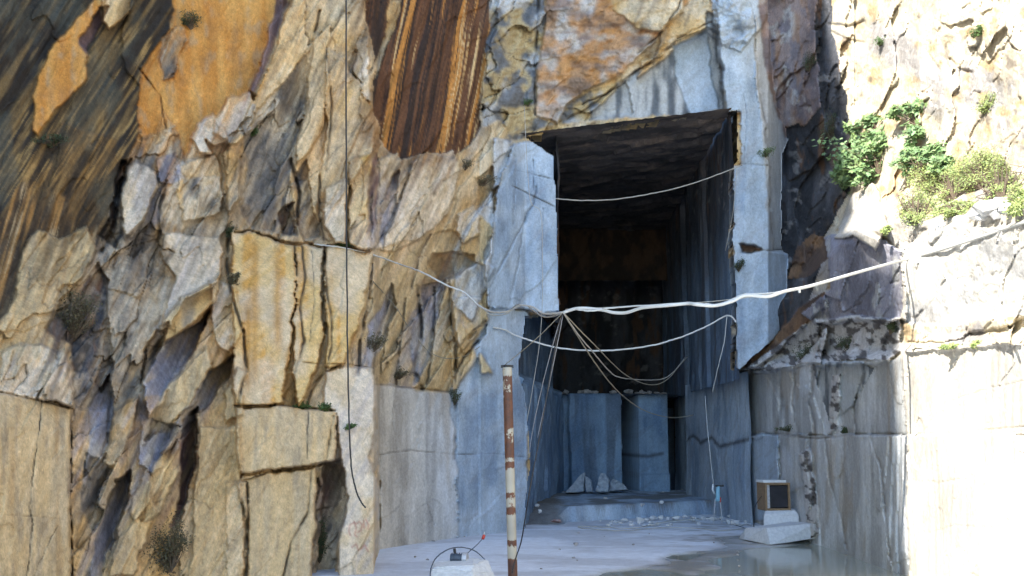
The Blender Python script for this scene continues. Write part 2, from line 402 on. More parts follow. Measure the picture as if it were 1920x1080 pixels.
Z = [
 # kind, polygon, relief, dx, dy, facet strength
 ('DK', [(-900,-950),(340,-950),(330,0),(292,120),(262,190),(262,250),(225,340),(200,420),(150,500),(95,590),(40,560),(-900,600)], 0, 0, 0, .14),
 ('DB', [(-900,330),(0,420),(60,300),(120,230),(215,260),(225,400),(190,470),(150,520),(105,575),(95,600),(40,620),(-900,640)], .05, 0, 0, .28),
 ('TG', [(-900,620),(0,600),(30,560),(40,470),(70,430),(110,450),(160,425),(185,470),(150,520),(110,560),(84,620),(120,640),(140,765),(0,735),(-900,730)], .15, .1, 0, .5),
 ('OR', [(180,0),(200,0),(192,16),(175,32),(150,75),(160,92),(163,145),(140,170),(95,220),(75,255),(60,245),(65,165),(100,85),(150,25)], .25, .3, .05, .07),
 ('PU', [(192,16),(204,14),(176,66),(160,100),(148,80),(165,50)], -.1, -.4, 0, .1),
 ('CR', [(200,-60),(270,-60),(255,5),(222,45),(205,56),(192,40),(194,16)], .3, .2, 0, .4),
 ('DK', [(262,-60),(330,-60),(326,20),(290,110),(262,160),(240,140),(225,70)], .1, 0, 0, .14),
 ('OR', [(326,-90),(545,-90),(525,18),(508,50),(492,120),(470,175),(425,185),(410,215),(372,236),(356,280),(345,302),(327,296),(325,235),(310,210),(296,255),(272,262),(259,220),(264,130),(300,75),(324,45)], -.15, .02, 0, .07),
 ('GB', [(300,75),(322,50),(345,52),(352,75),(335,110),(330,145),(308,150),(300,120)], .2, .3, 0, 1),
 ('PU', [(512,28),(543,-90),(560,-90),(542,18),(518,75),(500,132),(482,180),(466,172),(490,115),(505,62)], .05, -1.2, 0, .1),
 ('CR', [(530,-90),(700,-90),(688,40),(706,130),(700,190),(712,260),(700,300),(690,420),(700,470),(560,455),(430,430),(425,330),(415,290),(470,215),(482,175),(520,80),(540,10)], .35, 0, 0, .8),
 ('PL', [(410,215),(425,185),(470,175),(478,200),(470,240),(445,270),(425,270),(400,250)], .5, .6, .3, .5),
 ('PL', [(372,236),(400,215),(420,235),(425,260),(400,275),(385,262),(395,290),(372,285),(360,262)], .45, .5, .4, .5),
 ('GB', [(262,262),(330,235),(345,300),(400,290),(425,330),(430,430),(412,447),(310,440),(225,470),(200,420),(215,340)], .1, 0, 0, 1),
 ('PL', [(228,320),(255,300),(288,318),(296,350),(275,400),(232,450),(224,400)], .35, .5, .2, .3),
 ('CR', [(330,310),(400,290),(418,330),(415,400),(345,420),(335,370)], .15, .1, 0, .7),
 ('CR', [(430,260),(462,240),(452,300),(448,370),(428,405),(420,360)], .4, .5, 0, .6),
 ('GB', [(450,230),(500,190),(550,130),(575,100),(580,190),(560,260),(545,330),(550,440),(470,430),(450,400),(462,300)], -.15, .0, 0, 1),
 ('CR', [(590,60),(612,90),(618,160),(598,260),(560,310),(556,280),(575,180)], .3, .6, .1, .5),
 ('CR', [(612,90),(650,120),(690,190),(708,230),(700,280),(640,370),(610,420),(600,330),(610,250)], .35, .4, -.1, .3),
 ('PL', [(612,350),(650,335),(650,460),(628,458),(606,420)], .45, .4, 0, .3),
 ('PL', [(668,80),(690,70),(697,190),(680,180),(662,130)], .3, .4, 0, .4),
 ('TN', [(655,300),(696,285),(690,400),(700,470),(655,462)], .4, .3, 0, .5),
 # stripes
 ('ST', [(684,-950),(945,-950),(934,40),(912,110),(904,190),(900,240),(872,282),(850,300),(800,286),(745,300),(716,272),(700,200),(706,120),(686,40)], -.35, .05, .05, .22),
 ('CR', [(742,-90),(765,-90),(752,20),(724,90),(706,150),(706,110),(728,50)], -.2, .3, 0, .6),
 # broken pale belt under the stripes
 ('PL', [(706,300),(745,285),(762,320),(790,290),(850,285),(862,310),(852,360),(840,400),(800,440),(740,470),(700,470),(696,400)], .15, 0, 0, .75),
 ('CR', [(862,300),(905,235),(945,225),(960,265),(940,300),(935,350),(900,400),(870,440),(845,430),(850,360)], .05, 0, 0, .8),
 ('PL', [(858,400),(885,388),(902,405),(895,440),(868,455),(856,430)], .3, .4, .3, .3),
 ('TG', [(700,470),(760,450),(850,430),(870,450),(860,560),(870,640),(850,735),(705,722),(680,640),(690,540)], -.05, 0, 0, .8),
 ('BR', [(808,478),(850,468),(888,476),(884,495),(850,512),(842,524),(822,530),(806,500)], -.55, 0, -.5, .3),
 ('TG', [(842,524),(884,495),(905,490),(930,500),(915,530),(920,580),(905,610),(870,660),(848,630),(846,560)], .3, .2, 0, .3),
 ('GW', [(790,535),(838,528),(818,600),(804,680),(778,722),(768,650)], -.25, -.5, 0, .5),
 ('GW', [(688,610),(738,535),(742,580),(715,650),(690,700)], -.25, -.6, 0, .4),
 ('BK', [(868,640),(908,600),(915,625),(885,660),(862,700),(850,690)], -.3, 0, 0, .5),
 ('GW', [(712,400),(735,330),(750,320),(740,400),(715,470)], -.2, -.4, 0, .4),
 ('PU', [(694,300),(706,280),(712,330),(704,420),(690,440)], -.2, -.5, 0, .3),
 # broken shards between the blocks (left, middle)
 ('GB', [(200,440),(310,440),(290,480),(318,520),(300,610),(330,620),(300,700),(240,760),(140,765),(130,640),(180,600),(150,520)], -.05, 0, 0, 1),
 ('PL', [(312,440),(412,447),(418,500),(412,530),(350,560),(322,610),(296,622),(318,560),(330,520),(300,470)], .35, .25, .1, .25),
 ('CR', [(340,560),(415,515),(405,560),(345,620),(300,650),(276,652),(280,630)], .5, .4, -.35, .15),
 ('GW', [(276,655),(345,622),(368,608),(395,580),(360,670),(330,700),(300,760),(280,785),(265,720)], -.2, -.9, .4, .2),
 ('CR', [(140,765),(200,770),(200,850),(160,900),(150,980),(135,1080),(135,800)], .1, .2, 0, .5),
 ('CR', [(180,760),(300,740),(440,640),(462,700),(456,780),(450,900),(440,1000),(420,1330),(136,1330),(150,980),(200,880)], 0, 0, 0, .6),
 ('PL', [(395,520),(440,540),(456,600),(450,630),(430,660),(405,640),(395,600)], .3, .3, 0, 1),
 ('TG', [(388,650),(395,690),(360,760),(310,800),(272,830),(300,740),(350,690)], .45, .8, -.4, .15),
 ('GW', [(392,700),(440,665),(430,710),(385,760),(350,790),(320,840),(300,850),(330,790)], -.15, -.8, .4, .2),
 ('TG', [(448,690),(460,700),(455,780),(425,790),(420,740)], .3, .5, 0, .2),
 ('GW', [(170,760),(205,700),(212,780),(195,860),(170,900),(160,880)], -.2, -.8, .2, .4),
 ('CR', [(215,770),(262,745),(250,800),(215,870),(196,880)], .4, .8, -.2, .3),
 ('GW', [(266,780),(340,800),(318,860),(285,890),(262,870)], .0, -.6, .3, .3),
 ('TG', [(285,880),(335,800),(345,830),(340,880),(300,960),(270,980)], .35, .6, 0, .3),
 ('PU', [(342,790),(370,760),(366,860),(350,930),(330,1000),(322,985),(340,900)], -.5, -1.5, 0, .5),
 ('GB', [(160,850),(215,880),(200,960),(180,1000),(150,960)], -.1, 0, 0, 1),
 ('GW', [(215,900),(245,880),(235,960),(200,1040),(160,1200),(140,1200),(185,1000)], -.2, -.8, .3, .4),
 ('CR', [(235,940),(280,880),(290,960),(250,1080),(205,1080)], .3, .4, 0, .3),
 ('TG', [(375,800),(452,800),(450,900),(458,1000),(450,1330),(340,1330),(360,1000)], .2, .15, 0, .25),
 ('PL', [(0,660),(40,640),(75,650),(120,660),(138,700),(138,760),(80,752),(0,735)], .3, .2, 0, .7),
 ('BK', [(96,570),(118,530),(150,535),(180,495),(206,525),(200,600),(214,690),(190,740),(160,690),(138,700),(130,640),(88,622)], -.15, -.2, 0, .9),  # near-black hollows: their shade is painted on
 ('BK', [(186,440),(206,400),(215,340),(228,300),(240,300),(226,380),(226,440),(212,470)], -.45, 0, 0, .8),
 ('GB', [(226,450),(300,440),(330,470),(300,520),(260,560),(205,540),(200,480)], .1, 0, 0, 1.6),
 ('BK', [(318,600),(300,650),(276,700),(262,720),(270,660),(296,612)], -.3, 0, 0, .5),
 ('GW', [(290,300),(330,285),(345,330),(318,345),(300,340)], .1, -.6, .2, .6),
 ('BK', [(556,330),(575,300),(585,380),(600,440),(570,455),(556,420)], -.3, 0, 0, .8),
 ('BK', [(520,400),(552,380),(556,440),(530,440)], -.3, 0, 0, 1),
 ('GB', [(345,335),(415,330),(418,400),(345,425)], .05, .1, 0, 1.0),
 # cut blocks
 ('TG', [(-900,715),(0,735),(70,750),(134,766),(132,1330),(-900,1330)], .45, .0, 0, .05),
 ('TN', [(434,432),(500,446),(554,460),(552,560),(545,640),(526,760),(440,757),(436,640)], .45, 0, 0, .06),
 ('TN', [(556,462),(606,463),(604,640),(590,700),(560,765),(548,690),(552,600)], .38, 0, 0, .12),
 ('TN', [(610,463),(700,476),(694,530),(664,630),(645,684),(612,690)], .48, -.1, 0, .1),
 ('TG', [(440,765),(520,762),(628,772),(632,864),(450,888)], .55, -.05, 0, .05),
 ('TG', [(445,906),(455,893),(580,878),(610,870),(600,1000),(580,1330),(462,1330),(464,980)], .35, 0, 0, .05),
 ('CR', [(425,900),(462,905),(464,1080),(440,1330),(420,1330)], .15, .3, 0, .2),
 ('GB', [(596,868),(640,860),(655,930),(630,1040),(600,1330),(575,1330),(590,1000)], -.5, 0, 0, .9),
 ('PL', [(612,690),(700,690),(706,740),(702,800),(690,858),(698,885),(708,925),(703,1330),(630,1330),(636,1000),(655,930),(640,860),(628,772),(604,760)], .35, 0, 0, .12),
 ('PU', [(606,868),(640,870),(642,930),(622,950),(606,930)], -.3, -1, .6, .5),
 # lower cut wall behind
 ('WB', [(704,721),(760,725),(842,738),(856,860),(860,1330),(708,1330),(710,925)], .45, 0, 0, .06),
 # left pier
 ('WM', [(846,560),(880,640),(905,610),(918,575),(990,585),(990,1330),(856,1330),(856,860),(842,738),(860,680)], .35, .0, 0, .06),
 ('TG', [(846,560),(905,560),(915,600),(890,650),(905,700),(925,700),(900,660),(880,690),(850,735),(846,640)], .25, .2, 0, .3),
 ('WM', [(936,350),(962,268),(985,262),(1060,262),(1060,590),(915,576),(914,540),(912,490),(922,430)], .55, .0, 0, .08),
 ('WB', [(850,470),(868,420),(900,385),(940,345),(962,262),(925,262),(925,430),(914,540),(905,562),(880,600),(850,575)], .2, .2, 0, .3),
 ('TG', [(862,455),(900,400),(925,430),(905,470),(912,500),(870,480)], .15, .2, 0, .35),
 # above the cave
 ('YB', [(925,-90),(1012,-90),(1020,30),(1003,150),(1002,215),(1040,232),(985,256),(945,262),(960,265),(938,225),(905,235),(912,110)], .0, 0, 0, .8),
 ('OP', [(1016,-950),(1290,-950),(1290,0),(1240,60),(1200,100),(1170,135),(1100,170),(1060,195),(1044,232),(1040,228),(1002,215),(1006,130),(1020,50)], .15, 0, 0, .6),
 ('CR', [(1130,-90),(1290,-90),(1280,20),(1240,60),(1195,50),(1150,15)], .1, .2, .2, .5),
 ('YB', [(1044,232),(1060,195),(1105,172),(1170,150),(1190,215),(1120,222),(1050,235)], -.12, 0, 0, .5),
 ('LG', [(1170,150),(1230,110),(1275,72),(1330,50),(1350,60),(1357,205),(1280,216),(1185,222),(1100,228)], -.25, 0, 0, .1),
 ('CR', [(1225,110),(1240,60),(1265,20),(1320,-10),(1330,50),(1275,80),(1230,125),(1195,150),(1200,115)], .2, 0, .2, .6),
 ('WM', [(1262,86),(1325,58),(1343,70),(1354,205),(1290,214),(1270,150)], -.2, 0, 0, .05),
 ('LG', [(1325,20),(1341,30),(1357,206),(1346,208),(1332,120)], -.12, 0, 0, .05),
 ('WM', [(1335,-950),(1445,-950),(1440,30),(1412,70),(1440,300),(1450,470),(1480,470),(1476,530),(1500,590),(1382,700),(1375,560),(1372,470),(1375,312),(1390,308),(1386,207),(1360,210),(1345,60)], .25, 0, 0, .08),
 ('WM', [(1330,-90),(1400,-90),(1412,65),(1390,95),(1352,80),(1340,40)], .2, .1, 0, .6),
 ('WB', [(1412,20),(1425,60),(1452,200),(1500,240),(1500,480),(1462,470),(1446,470),(1430,290),(1418,150)], -.1, -.7, 0, .1),
 ('PK', [(1425,-90),(1520,-90),(1520,260),(1475,260),(1452,200),(1425,60)], -.2, -.4, 0, .3),
 ('BR', [(1388,455),(1412,458),(1434,472),(1390,473)], -.35, 0, 0, .2),
]
names, kid, off, fa, gid = paint(X, Y_, ('CR', .7), Z, 7.0, 300)
fa = np.where((X < 900) & (fa > .1), fa * .62, fa)
fa = soften(fa, 2)
# relief: shards in two sizes, fracture direction turning from "/" on the left to upright at the portal
h1, e1, r1, q1 = facets(X, Y_, 64, 160, 36, 400, .40, .55, .40)
h0, e0_, r0, q0 = facets(X, Y_, 58, 210, 75, 390, .34, .62, .5)
h2, e2, r2, q2 = facets(X, Y_, 72, 62, 17, 420, .13, .20, .35)
h3, e3, r3, q3 = facets(X, Y_, 25, 110, 60, 440, .24, .50, .5)
wl = sst(880, 980, X) * sst(300, 180, Y_)
rg = np.abs(fbm(X / 80 + Y_ / 200, Y_ / 55, 445, 5, .6) - .5)
h = ((h1 * .5 + h0) * (1 - wl) + (h3 * .35 - 1.3 * rg) * wl) + h2 * .38 * (1 - .7 * wl)
yb = soften((kid == names.index('YB')).astype(float), 2); h = h + yb * (h3 * .7 - .1 * sst(.05, 0, e3))
n1 = fbm(X / 60, Y_ / 90, 460, 5) - .5
u, v = rot(X, Y_, 66); n2 = fbm(u / 70, v / 10, 470, 4) - .5
relief = fa * (.85 * h + .6 * n1) + (fa * .13 + .012) * n2 + (.02 + .05 * fa) * (fbm(X / 14, Y_ / 14, 480, 3) - .5)
# long grooves in the stripes and the streaked slab
st = (kid == names.index('ST')) | (kid == names.index('DK'))
ug, vg = rot(X, Y_, 76); ud, vd = rot(X, Y_, 58)
relief += np.where(kid == names.index('ST'), .34 * (fbm(ug / 300, vg / 13, 490, 4) - .5), 0)
relief += np.where(kid == names.index('DK'), .15 * (fbm(ud / 160, vd / 12, 491, 4) - .5), 0)
off = soften(off * np.where(X < 900, .9, 1), 1)
D = D - off - relief
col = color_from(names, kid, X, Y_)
# stains run down the dip of the rock: colour carried from above along the streak direction
nat = soften((fa > .1).astype(float), 2) * (X < 900)
for dy_, dx_, sd_ in ((12, 7, 1), (24, 13, 2), (40, 20, 3), (8, 3, 4)):
    sh_ = np.roll(np.roll(col, dy_, 0), -dx_, 1)
    us, vs = rot(X, Y_, 64); mk = sst(.50, .62, fbm(us / 110, vs / 9, 1200 + sd_, 4)) * nat * .5
    col = lerp(col, sh_, mk)
col0 = color_from(names, kid, X, Y_)
for _ in range(2): col[1:-1, 1:-1] = (col[1:-1, 1:-1] * 2 + col[:-2, 1:-1] + col[2:, 1:-1] + col[1:-1, :-2] + col[1:-1, 2:]) / 6
ms_ = soften((kid == names.index('ST')).astype(float), 4); md_ = soften((kid == names.index('DK')).astype(float) + (kid == names.index('DB')) * 1.0, 4)
col = lerp(col, col0, np.clip(ms_ * 1.0 + md_ * .6, 0, 1))
us, vs = rot(X, Y_, 66); col = col * (1 + nat * .55 * (fbm(us / 60, vs / 4.0, 1250, 4) - .5) + .35 * nat * (fbm(X / 5, Y_ / 7, 1251, 3) - .5))[..., None]
cool_ = sum((kid == names.index(k_)).astype(float) for k_ in ('GW', 'PL', 'WB', 'YB', 'GB', 'PU')); warm_ = (nat * (1 - .75 * soften(cool_, 3)))[..., None]; col = col * (1 - warm_ + warm_ * c3(1.10, .99, .86))
lw_ = ((kid == names.index('WB')) * sst(860, 700, X))[..., None]; col = col * (1 - lw_ + lw_ * c3(1.12, .98, .80))
for k_ in ('TN', 'TG'):
    mk_ = (kid == names.index(k_)) & (fa <= .1)
    col[mk_] = col[mk_] * c3(1.10, 1.03, .98)
shard = (1 + (.24 * (r1 - .5) + .34 * (r0 - .5)) * np.minimum(fa, 1))[..., None]
col = col * shard
# dirt in the open joints between shards
j1 = (sst(.035, .0, e1) * .5 + sst(.025, 0, e0_)) * fa * (1 - wl) + sst(.02, .0, rg) * fa * wl * .8 + yb * sst(.035, 0, e3) * .6
D += .08 * j1; col = lerp(col, c3(.10, .08, .06), np.clip(j1 * .6, 0, .6))
cracks = [  # open joints seen in the photo: polyline, width px, depth m, darkness
 ([(78,752),(74,800),(62,880),(55,950),(62,985),(50,1080)], 2.0, .05, .8), ([(132,766),(134,860),(132,960),(136,1090)], 3, .15, .85),
 ([(0,735),(60,748),(136,766)], 3, .10, .7), ([(108,985),(85,1030),(62,1085)], 1.6, .04, .5), ([(136,1000),(128,930),(134,860)], 2, .08, .5),
 ([(566,462),(572,520),(562,580),(570,640),(552,700),(550,765)], 4, .15, .8), ([(608,464),(612,540),(622,600),(622,648),(612,690)], 3.5, .14, .8),
 ([(636,684),(608,700),(585,725),(575,760)], 4, .12, .8), ([(560,678),(600,682),(640,682),(700,690)], 2, .08, .6), ([(585,470),(590,560),(580,640)], 2, .05, .5),
 ([(440,760),(530,760),(628,770)], 3, .12, .8), ([(446,906),(500,886),(580,878),(640,862)], 3, .12, .6), ([(578,772),(576,860)], 2, .05, .6),
 ([(583,880),(578,960),(545,1020),(530,1085)], 3, .10, .7), ([(463,905),(466,990),(462,1085)], 4, .14, .75), ([(625,780),(610,870)], 3, .1, .5),
 ([(430,430),(425,500),(436,560),(455,620),(462,690),(446,760)], 5, .2, .75), ([(703,720),(850,736)], 4, .10, .6), ([(708,852),(770,845),(856,852),(935,850),(990,858)], 2, .05, .45),
 ([(856,640),(852,735),(856,800),(852,860)], 5, .15, .6), ([(745,845),(735,790),(742,725)], 1.6, .03, .4), ([(793,890),(800,940),(815,985)], 1.5, .03, .4),
 ([(896,640),(870,670),(856,700)], 4, .2, .8), ([(700,478),(690,560),(675,640),(672,700)], 5, .2, .7), ([(760,560),(750,640),(742,720)], 4, .15, .8),
 ([(782,540),(790,620),(778,700),(790,730)], 7, .3, .85), ([(730,560),(705,640),(700,700)], 5, .2, .7), ([(815,540),(812,640),(800,720)], 4, .2, .7),
 ([(842,524),(846,600),(852,640)], 3, .2, .8), ([(700,470),(740,400),(760,340),(770,310)], 5, .2, .6), ([(806,440),(790,470),(770,540)], 4, .15, .6),
 ([(965,268),(966,348),(962,420)], 1.6, .05, .6), ([(960,348),(1040,388)], 2, .06, .7), ([(1000,300),(1000,355)], 2, .05, .6), ([(965,318),(1034,336)], 1.5, .05, .6),
 ([(918,540),(1000,380),(1005,350)], 3, .08, .5), ([(1018,390),(1014,560)], 1.6, .03, .5), ([(985,400),(970,500),(955,575)], 3, .06, .4),
 ([(1010,0),(1003,120),(1003,215)], 4, .2, .8), ([(1343,0),(1347,60),(1357,210)], 2.4, .12, .7), ([(1270,72),(1335,40)], 3, .15, .7),
 ([(1040,234),(1100,205),(1170,150),(1225,112),(1262,82)], 4, .15, .6), ([(1092,195),(1130,180),(1180,150)], 3, .12, .8), ([(1195,100),(1240,62),(1270,16),(1290,-40)], 3, .15, .7),
 ([(1396,300),(1400,210),(1395,180)], 1.5, .03, .4), ([(1390,308),(1440,310)], 2.4, .08, .5), ([(1388,474),(1480,466)], 2.4, .09, .6), ([(1436,300),(1450,470)], 1.6, .05, .5),
 ([(262,130),(300,180),(310,240)], 3, .1, .5), ([(190,470),(215,420),(222,350),(245,300)], 7, .4, .85), ([(300,440),(296,400),(312,340)], 5, .2, .7),
 ([(545,300),(560,360),(555,440)], 6, .25, .7), ([(600,330),(598,400),(608,450)], 4, .15, .7), ([(590,60),(600,20)], 4, .2, .6), ([(612,90),(622,200),(612,320)], 3, .12, .5), ([(0,965),(60,968),(130,975)], 1.5, .02, .25),
]
cw = 4 * (fbm(X / 12, Y_ / 12, 500, 3) - .5)
for pl, wd, dp, dk in cracks:
    d = dline(X + cw, Y_ + cw * .6, pl, 30)
    k = np.exp(-(d / (wd * .52)) ** 2) * (.35 + .65 * sst(.3, .6, fbm(X / 25, Y_ / 25, 505, 3))); D += dp * k; col = lerp(col, c3(.07, .055, .045), k * dk)
# rust-brown run stains below the ledges of the golden block
for (sx, y0, y1, wd) in ((478, 440, 750, 9), (520, 450, 700, 7), (466, 560, 760, 5), (540, 640, 760, 6), (300, 240, 300, 6)):
    k = np.exp(-((X - sx - 4 * (fbm(Y_ / 40, X / 400, 510, 3) - .5)) / wd) ** 2) * sst(y0, y0 + 30, Y_) * sst(y1, y1 - 80, Y_)
    col = lerp(col, c3(.50, .26, .06), k * .7)
# red painted scrawl on the outcrop
scr = [[(664,980),(656,984),(654,996),(657,1004)], [(664,978),(668,990),(665,1003),(669,1006)], [(668,982),(674,978),(679,984),(677,994),(671,998)], [(682,976),(683,990)], [(686,974),(691,984),(690,992)],
       [(660,1026),(668,1020),(672,1032)], [(676,1030),(684,1022),(690,1034)]]
for pl in scr:
    d = dline(X, Y_, pl, 12); k = np.exp(-(d / 1.7) ** 2); col = lerp(col, c3(.42, .12, .10), k * .55)
PA = P3(X, Y_, D)
xc = (X[:-1, :-1] + X[1:, 1:]) / 2; yc = (Y_[:-1, :-1] + Y_[1:, 1:]) / 2
jx = xc + 6 * (fbm(xc / 14, yc / 22, 520, 4) - .5); jy = yc + 6 * (fbm(xc / 22, yc / 14, 530, 4) - .5)
hole = inpoly(jx, jy, [(985,256),(1040,248),(1140,237),(1260,222),(1382,208),(1384,300),(1376,312),(1374,470),(1381,560),(1378,690),(1400,700),(1400,1400),(984,1400),(985,940),(992,880),(990,800),(985,740),(972,700),(975,660),(984,592),(1048,582),(1043,380),(1036,292)])
hole |= inpoly(jx, jy, [(1412,-2000),(1530,-2000),(1530,1400),(1370,1400),(1381,697),(1420,662),(1452,634),(1490,600),(1500,590),(1476,540),(1480,470),(1464,468),(1466,290),(1478,262),(1455,190),(1440,30),(1440,-2000)])
keep = ~hole
portal = keep & inpoly(xc, yc, [(918,-2000),(1600,-2000),(1600,1500),(846,1500),(846,560),(880,600),(905,490),(915,430),(936,350),(960,265),(938,225),(905,235),(912,110),(925,-2000)])
back_wall = keep & ~portal & inpoly(xc, yc, [(704,721),(760,725),(842,738),(848,760),(848,1500),(708,1500)])
outcrop = keep & ~portal & ~back_wall
build_surface('cliff', PA, col, outcrop, M['rock'], keep, 2, 'weathered ochre cliff of fractured shards and streaked slabs left of the cave', 'cliff')
build_surface('quarry_wall', PA, col, back_wall, M['marble'], keep, 2, 'low sawn marble wall with faint brown runs between outcrop and cave', 'quarry wall')
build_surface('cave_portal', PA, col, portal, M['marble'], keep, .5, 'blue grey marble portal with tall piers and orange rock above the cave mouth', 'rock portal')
def surf(px, py, lift=0.0):
    i = int(np.argmin(np.abs(ax - px))); j = int(np.argmin(np.abs(ay - py)))
    return W(px, py, float(D[j, i]) - lift)

# ================================================================== RIGHT HAND WALL
bx = np.concatenate([np.arange(1352, 1965, 2.0), np.arange(1966, 2300, 4.0), np.linspace(2304, 3300, 50)])
by = np.concatenate([np.linspace(-1000, -90, 26)[:-1], np.arange(-90, 1086, 2.0), np.linspace(1090, 1500, 20)])
XB, YB_ = np.meshgrid(bx, by)
wx = XB + 8 * (fbm(XB / 22, YB_ / 22, 600, 4) - .5); wy = YB_ + 8 * (fbm(XB / 22 + 5, YB_ / 22, 610, 4) - .5)
def wallx():
    x = np.full(XB.shape, 5.15)
    x = np.where(wy < 815, 5.30, x)
    bench = np.interp(XB, [1360, 1520, 1680, 1700, 1920, 2400, 3300], [700, 682, 672, 655, 640, 600, 500])
    bench2 = np.interp(XB, [1360, 1480, 1560, 1640, 1700, 1740, 1830, 1920, 2400, 3300], [650, 560, 470, 420, 405, 412, 398, 372, 300, 150])
    t = sst(bench + 6, bench - 26, wy)
    x = x + t * .35
    t2 = sst(bench2 + 10, bench2 - 60, wy)
    x = x + t2 * (1.0 + .15 * sst(1700, 1900, XB))
    x = x + .0012 * np.clip(400 - YB_, 0, 1300)      # leans back higher up
    return x
wxx = wallx()
ca, cb, cc = ray(XB, YB_)
DB = wxx * cb / ca                                     # distance at which the ray meets that wall
cap = interp_grid(XB, YB_, [1350, 1385, 1440, 1470, 1530, 1600, 1700], [-1000, 0, 300, 600, 690, 700, 1500],
     [[25.5, 25.3, 25.2, 25.0, 23.5, 21.5, 40], [25.4, 25.3, 25.2, 25.0, 23.2, 21.5, 40], [25.4, 25.3, 25.2, 25.0, 23.4, 21.2, 40], [24.4, 24.2, 24, 23.4, 22, 20, 40], [24, 23.9, 23, 22.4, 22, 20, 40], [26, 26, 26, 26, 26, 26, 40], [26, 26, 26, 26, 26, 26, 40]])
DB = np.minimum(DB, cap)
ZB = [  # sunlit stone coloured lighter than shaded stone, split at the shadow line
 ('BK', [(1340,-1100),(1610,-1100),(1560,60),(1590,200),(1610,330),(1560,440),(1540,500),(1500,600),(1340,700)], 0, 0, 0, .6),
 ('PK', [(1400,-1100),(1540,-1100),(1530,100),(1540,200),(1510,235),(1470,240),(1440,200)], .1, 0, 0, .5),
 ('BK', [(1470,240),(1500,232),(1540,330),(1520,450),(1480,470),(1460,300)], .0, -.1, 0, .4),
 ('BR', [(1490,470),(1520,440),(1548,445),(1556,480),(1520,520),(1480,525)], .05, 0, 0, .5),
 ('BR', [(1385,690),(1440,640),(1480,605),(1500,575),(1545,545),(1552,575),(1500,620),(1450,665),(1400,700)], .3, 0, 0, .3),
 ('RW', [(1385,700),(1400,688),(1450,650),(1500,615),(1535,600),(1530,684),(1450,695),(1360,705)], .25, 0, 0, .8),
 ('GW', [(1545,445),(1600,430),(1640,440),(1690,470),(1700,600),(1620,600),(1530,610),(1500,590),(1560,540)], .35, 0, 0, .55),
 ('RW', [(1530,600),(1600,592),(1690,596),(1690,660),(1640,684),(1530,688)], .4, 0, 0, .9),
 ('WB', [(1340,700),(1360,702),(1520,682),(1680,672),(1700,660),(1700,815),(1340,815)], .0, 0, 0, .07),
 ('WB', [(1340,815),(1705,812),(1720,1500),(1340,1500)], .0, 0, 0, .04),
 ('LG', [(1524,684),(1600,678),(1640,690),(1600,760),(1560,800),(1540,740)], .05, .1, 0, .4),
 ('RW', [(1560,700),(1578,700),(1572,800),(1558,815)], .15, 0, 0, .6),
 ('WM', [(1386,815),(1460,812),(1462,930),(1440,975),(1380,975)], .12, 0, 0, .2),
 ('RW', [(1500,850),(1520,840),(1535,1000),(1520,1010)], .1, 0, 0, .4),
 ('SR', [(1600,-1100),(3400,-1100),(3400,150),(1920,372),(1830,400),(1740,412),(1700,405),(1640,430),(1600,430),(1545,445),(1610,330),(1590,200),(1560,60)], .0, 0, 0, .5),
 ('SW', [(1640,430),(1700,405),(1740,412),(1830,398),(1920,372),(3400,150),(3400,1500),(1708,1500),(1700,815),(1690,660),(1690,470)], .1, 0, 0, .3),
 ('SG', [(1690,470),(1760,420),(1860,430),(1920,410),(1960,420),(1960,560),(1900,610),(1760,640),(1700,640)], .25, 0, 0, .4),
 ('SW', [(1565,450),(1600,360),(1640,345),(1665,420),(1640,470),(1600,440)], .45, .3, 0, .4),
 ('SR', [(1690,605),(1760,610),(1920,590),(1960,600),(1960,640),(1700,662)], .15, 0, 0, .7),
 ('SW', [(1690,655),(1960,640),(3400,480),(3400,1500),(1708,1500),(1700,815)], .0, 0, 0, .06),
]
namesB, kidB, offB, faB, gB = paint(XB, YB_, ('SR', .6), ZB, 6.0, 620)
h1, e1, r1, q1 = facets(XB, YB_, 72, 170, 70, 640, .34, .60, .5)
h2, e2, r2, q2 = facets(XB, YB_, 66, 60, 24, 660, .12, .24, .45)
n1 = fbm(XB / 70, YB_ / 90, 670, 5) - .5
relB = faB * (h1 + h2 * .8 + .6 * n1) + .035 * (fbm(XB / 12, YB_ / 60, 680, 4) - .5) + faB * .10 * (fbm(XB / 12, YB_ / 16, 690, 3) - .5)
cutm = soften(((kidB == namesB.index('WB')) | (kidB == namesB.index('SW'))).astype(float) * (faB < .1), 2)
blk = np.floor(fbm(XB / 75 + np.where(YB_ > 815, 9, 0), YB_ / 500, 695, 2) * 9 + .25 * fbm(XB / 20, YB_ / 60, 696, 4)) / 9
relB += cutm * (.45 * blk - .2 + .010 * np.sin(XB / 2.1) * sst(.5, .6, fbm(XB / 60, YB_ / 130, 697, 2)))
farther = np.clip(DB / 16, .5, 1.3)
DB2 = DB - (soften(offB, 1) + relB) * farther
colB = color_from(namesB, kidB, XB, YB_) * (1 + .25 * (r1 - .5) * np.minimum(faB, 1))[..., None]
j1 = sst(.03, 0, e1) * faB; DB2 += .06 * j1; colB = lerp(colB, c3(.2, .15, .10), np.clip(j1 * .4, 0, .5))
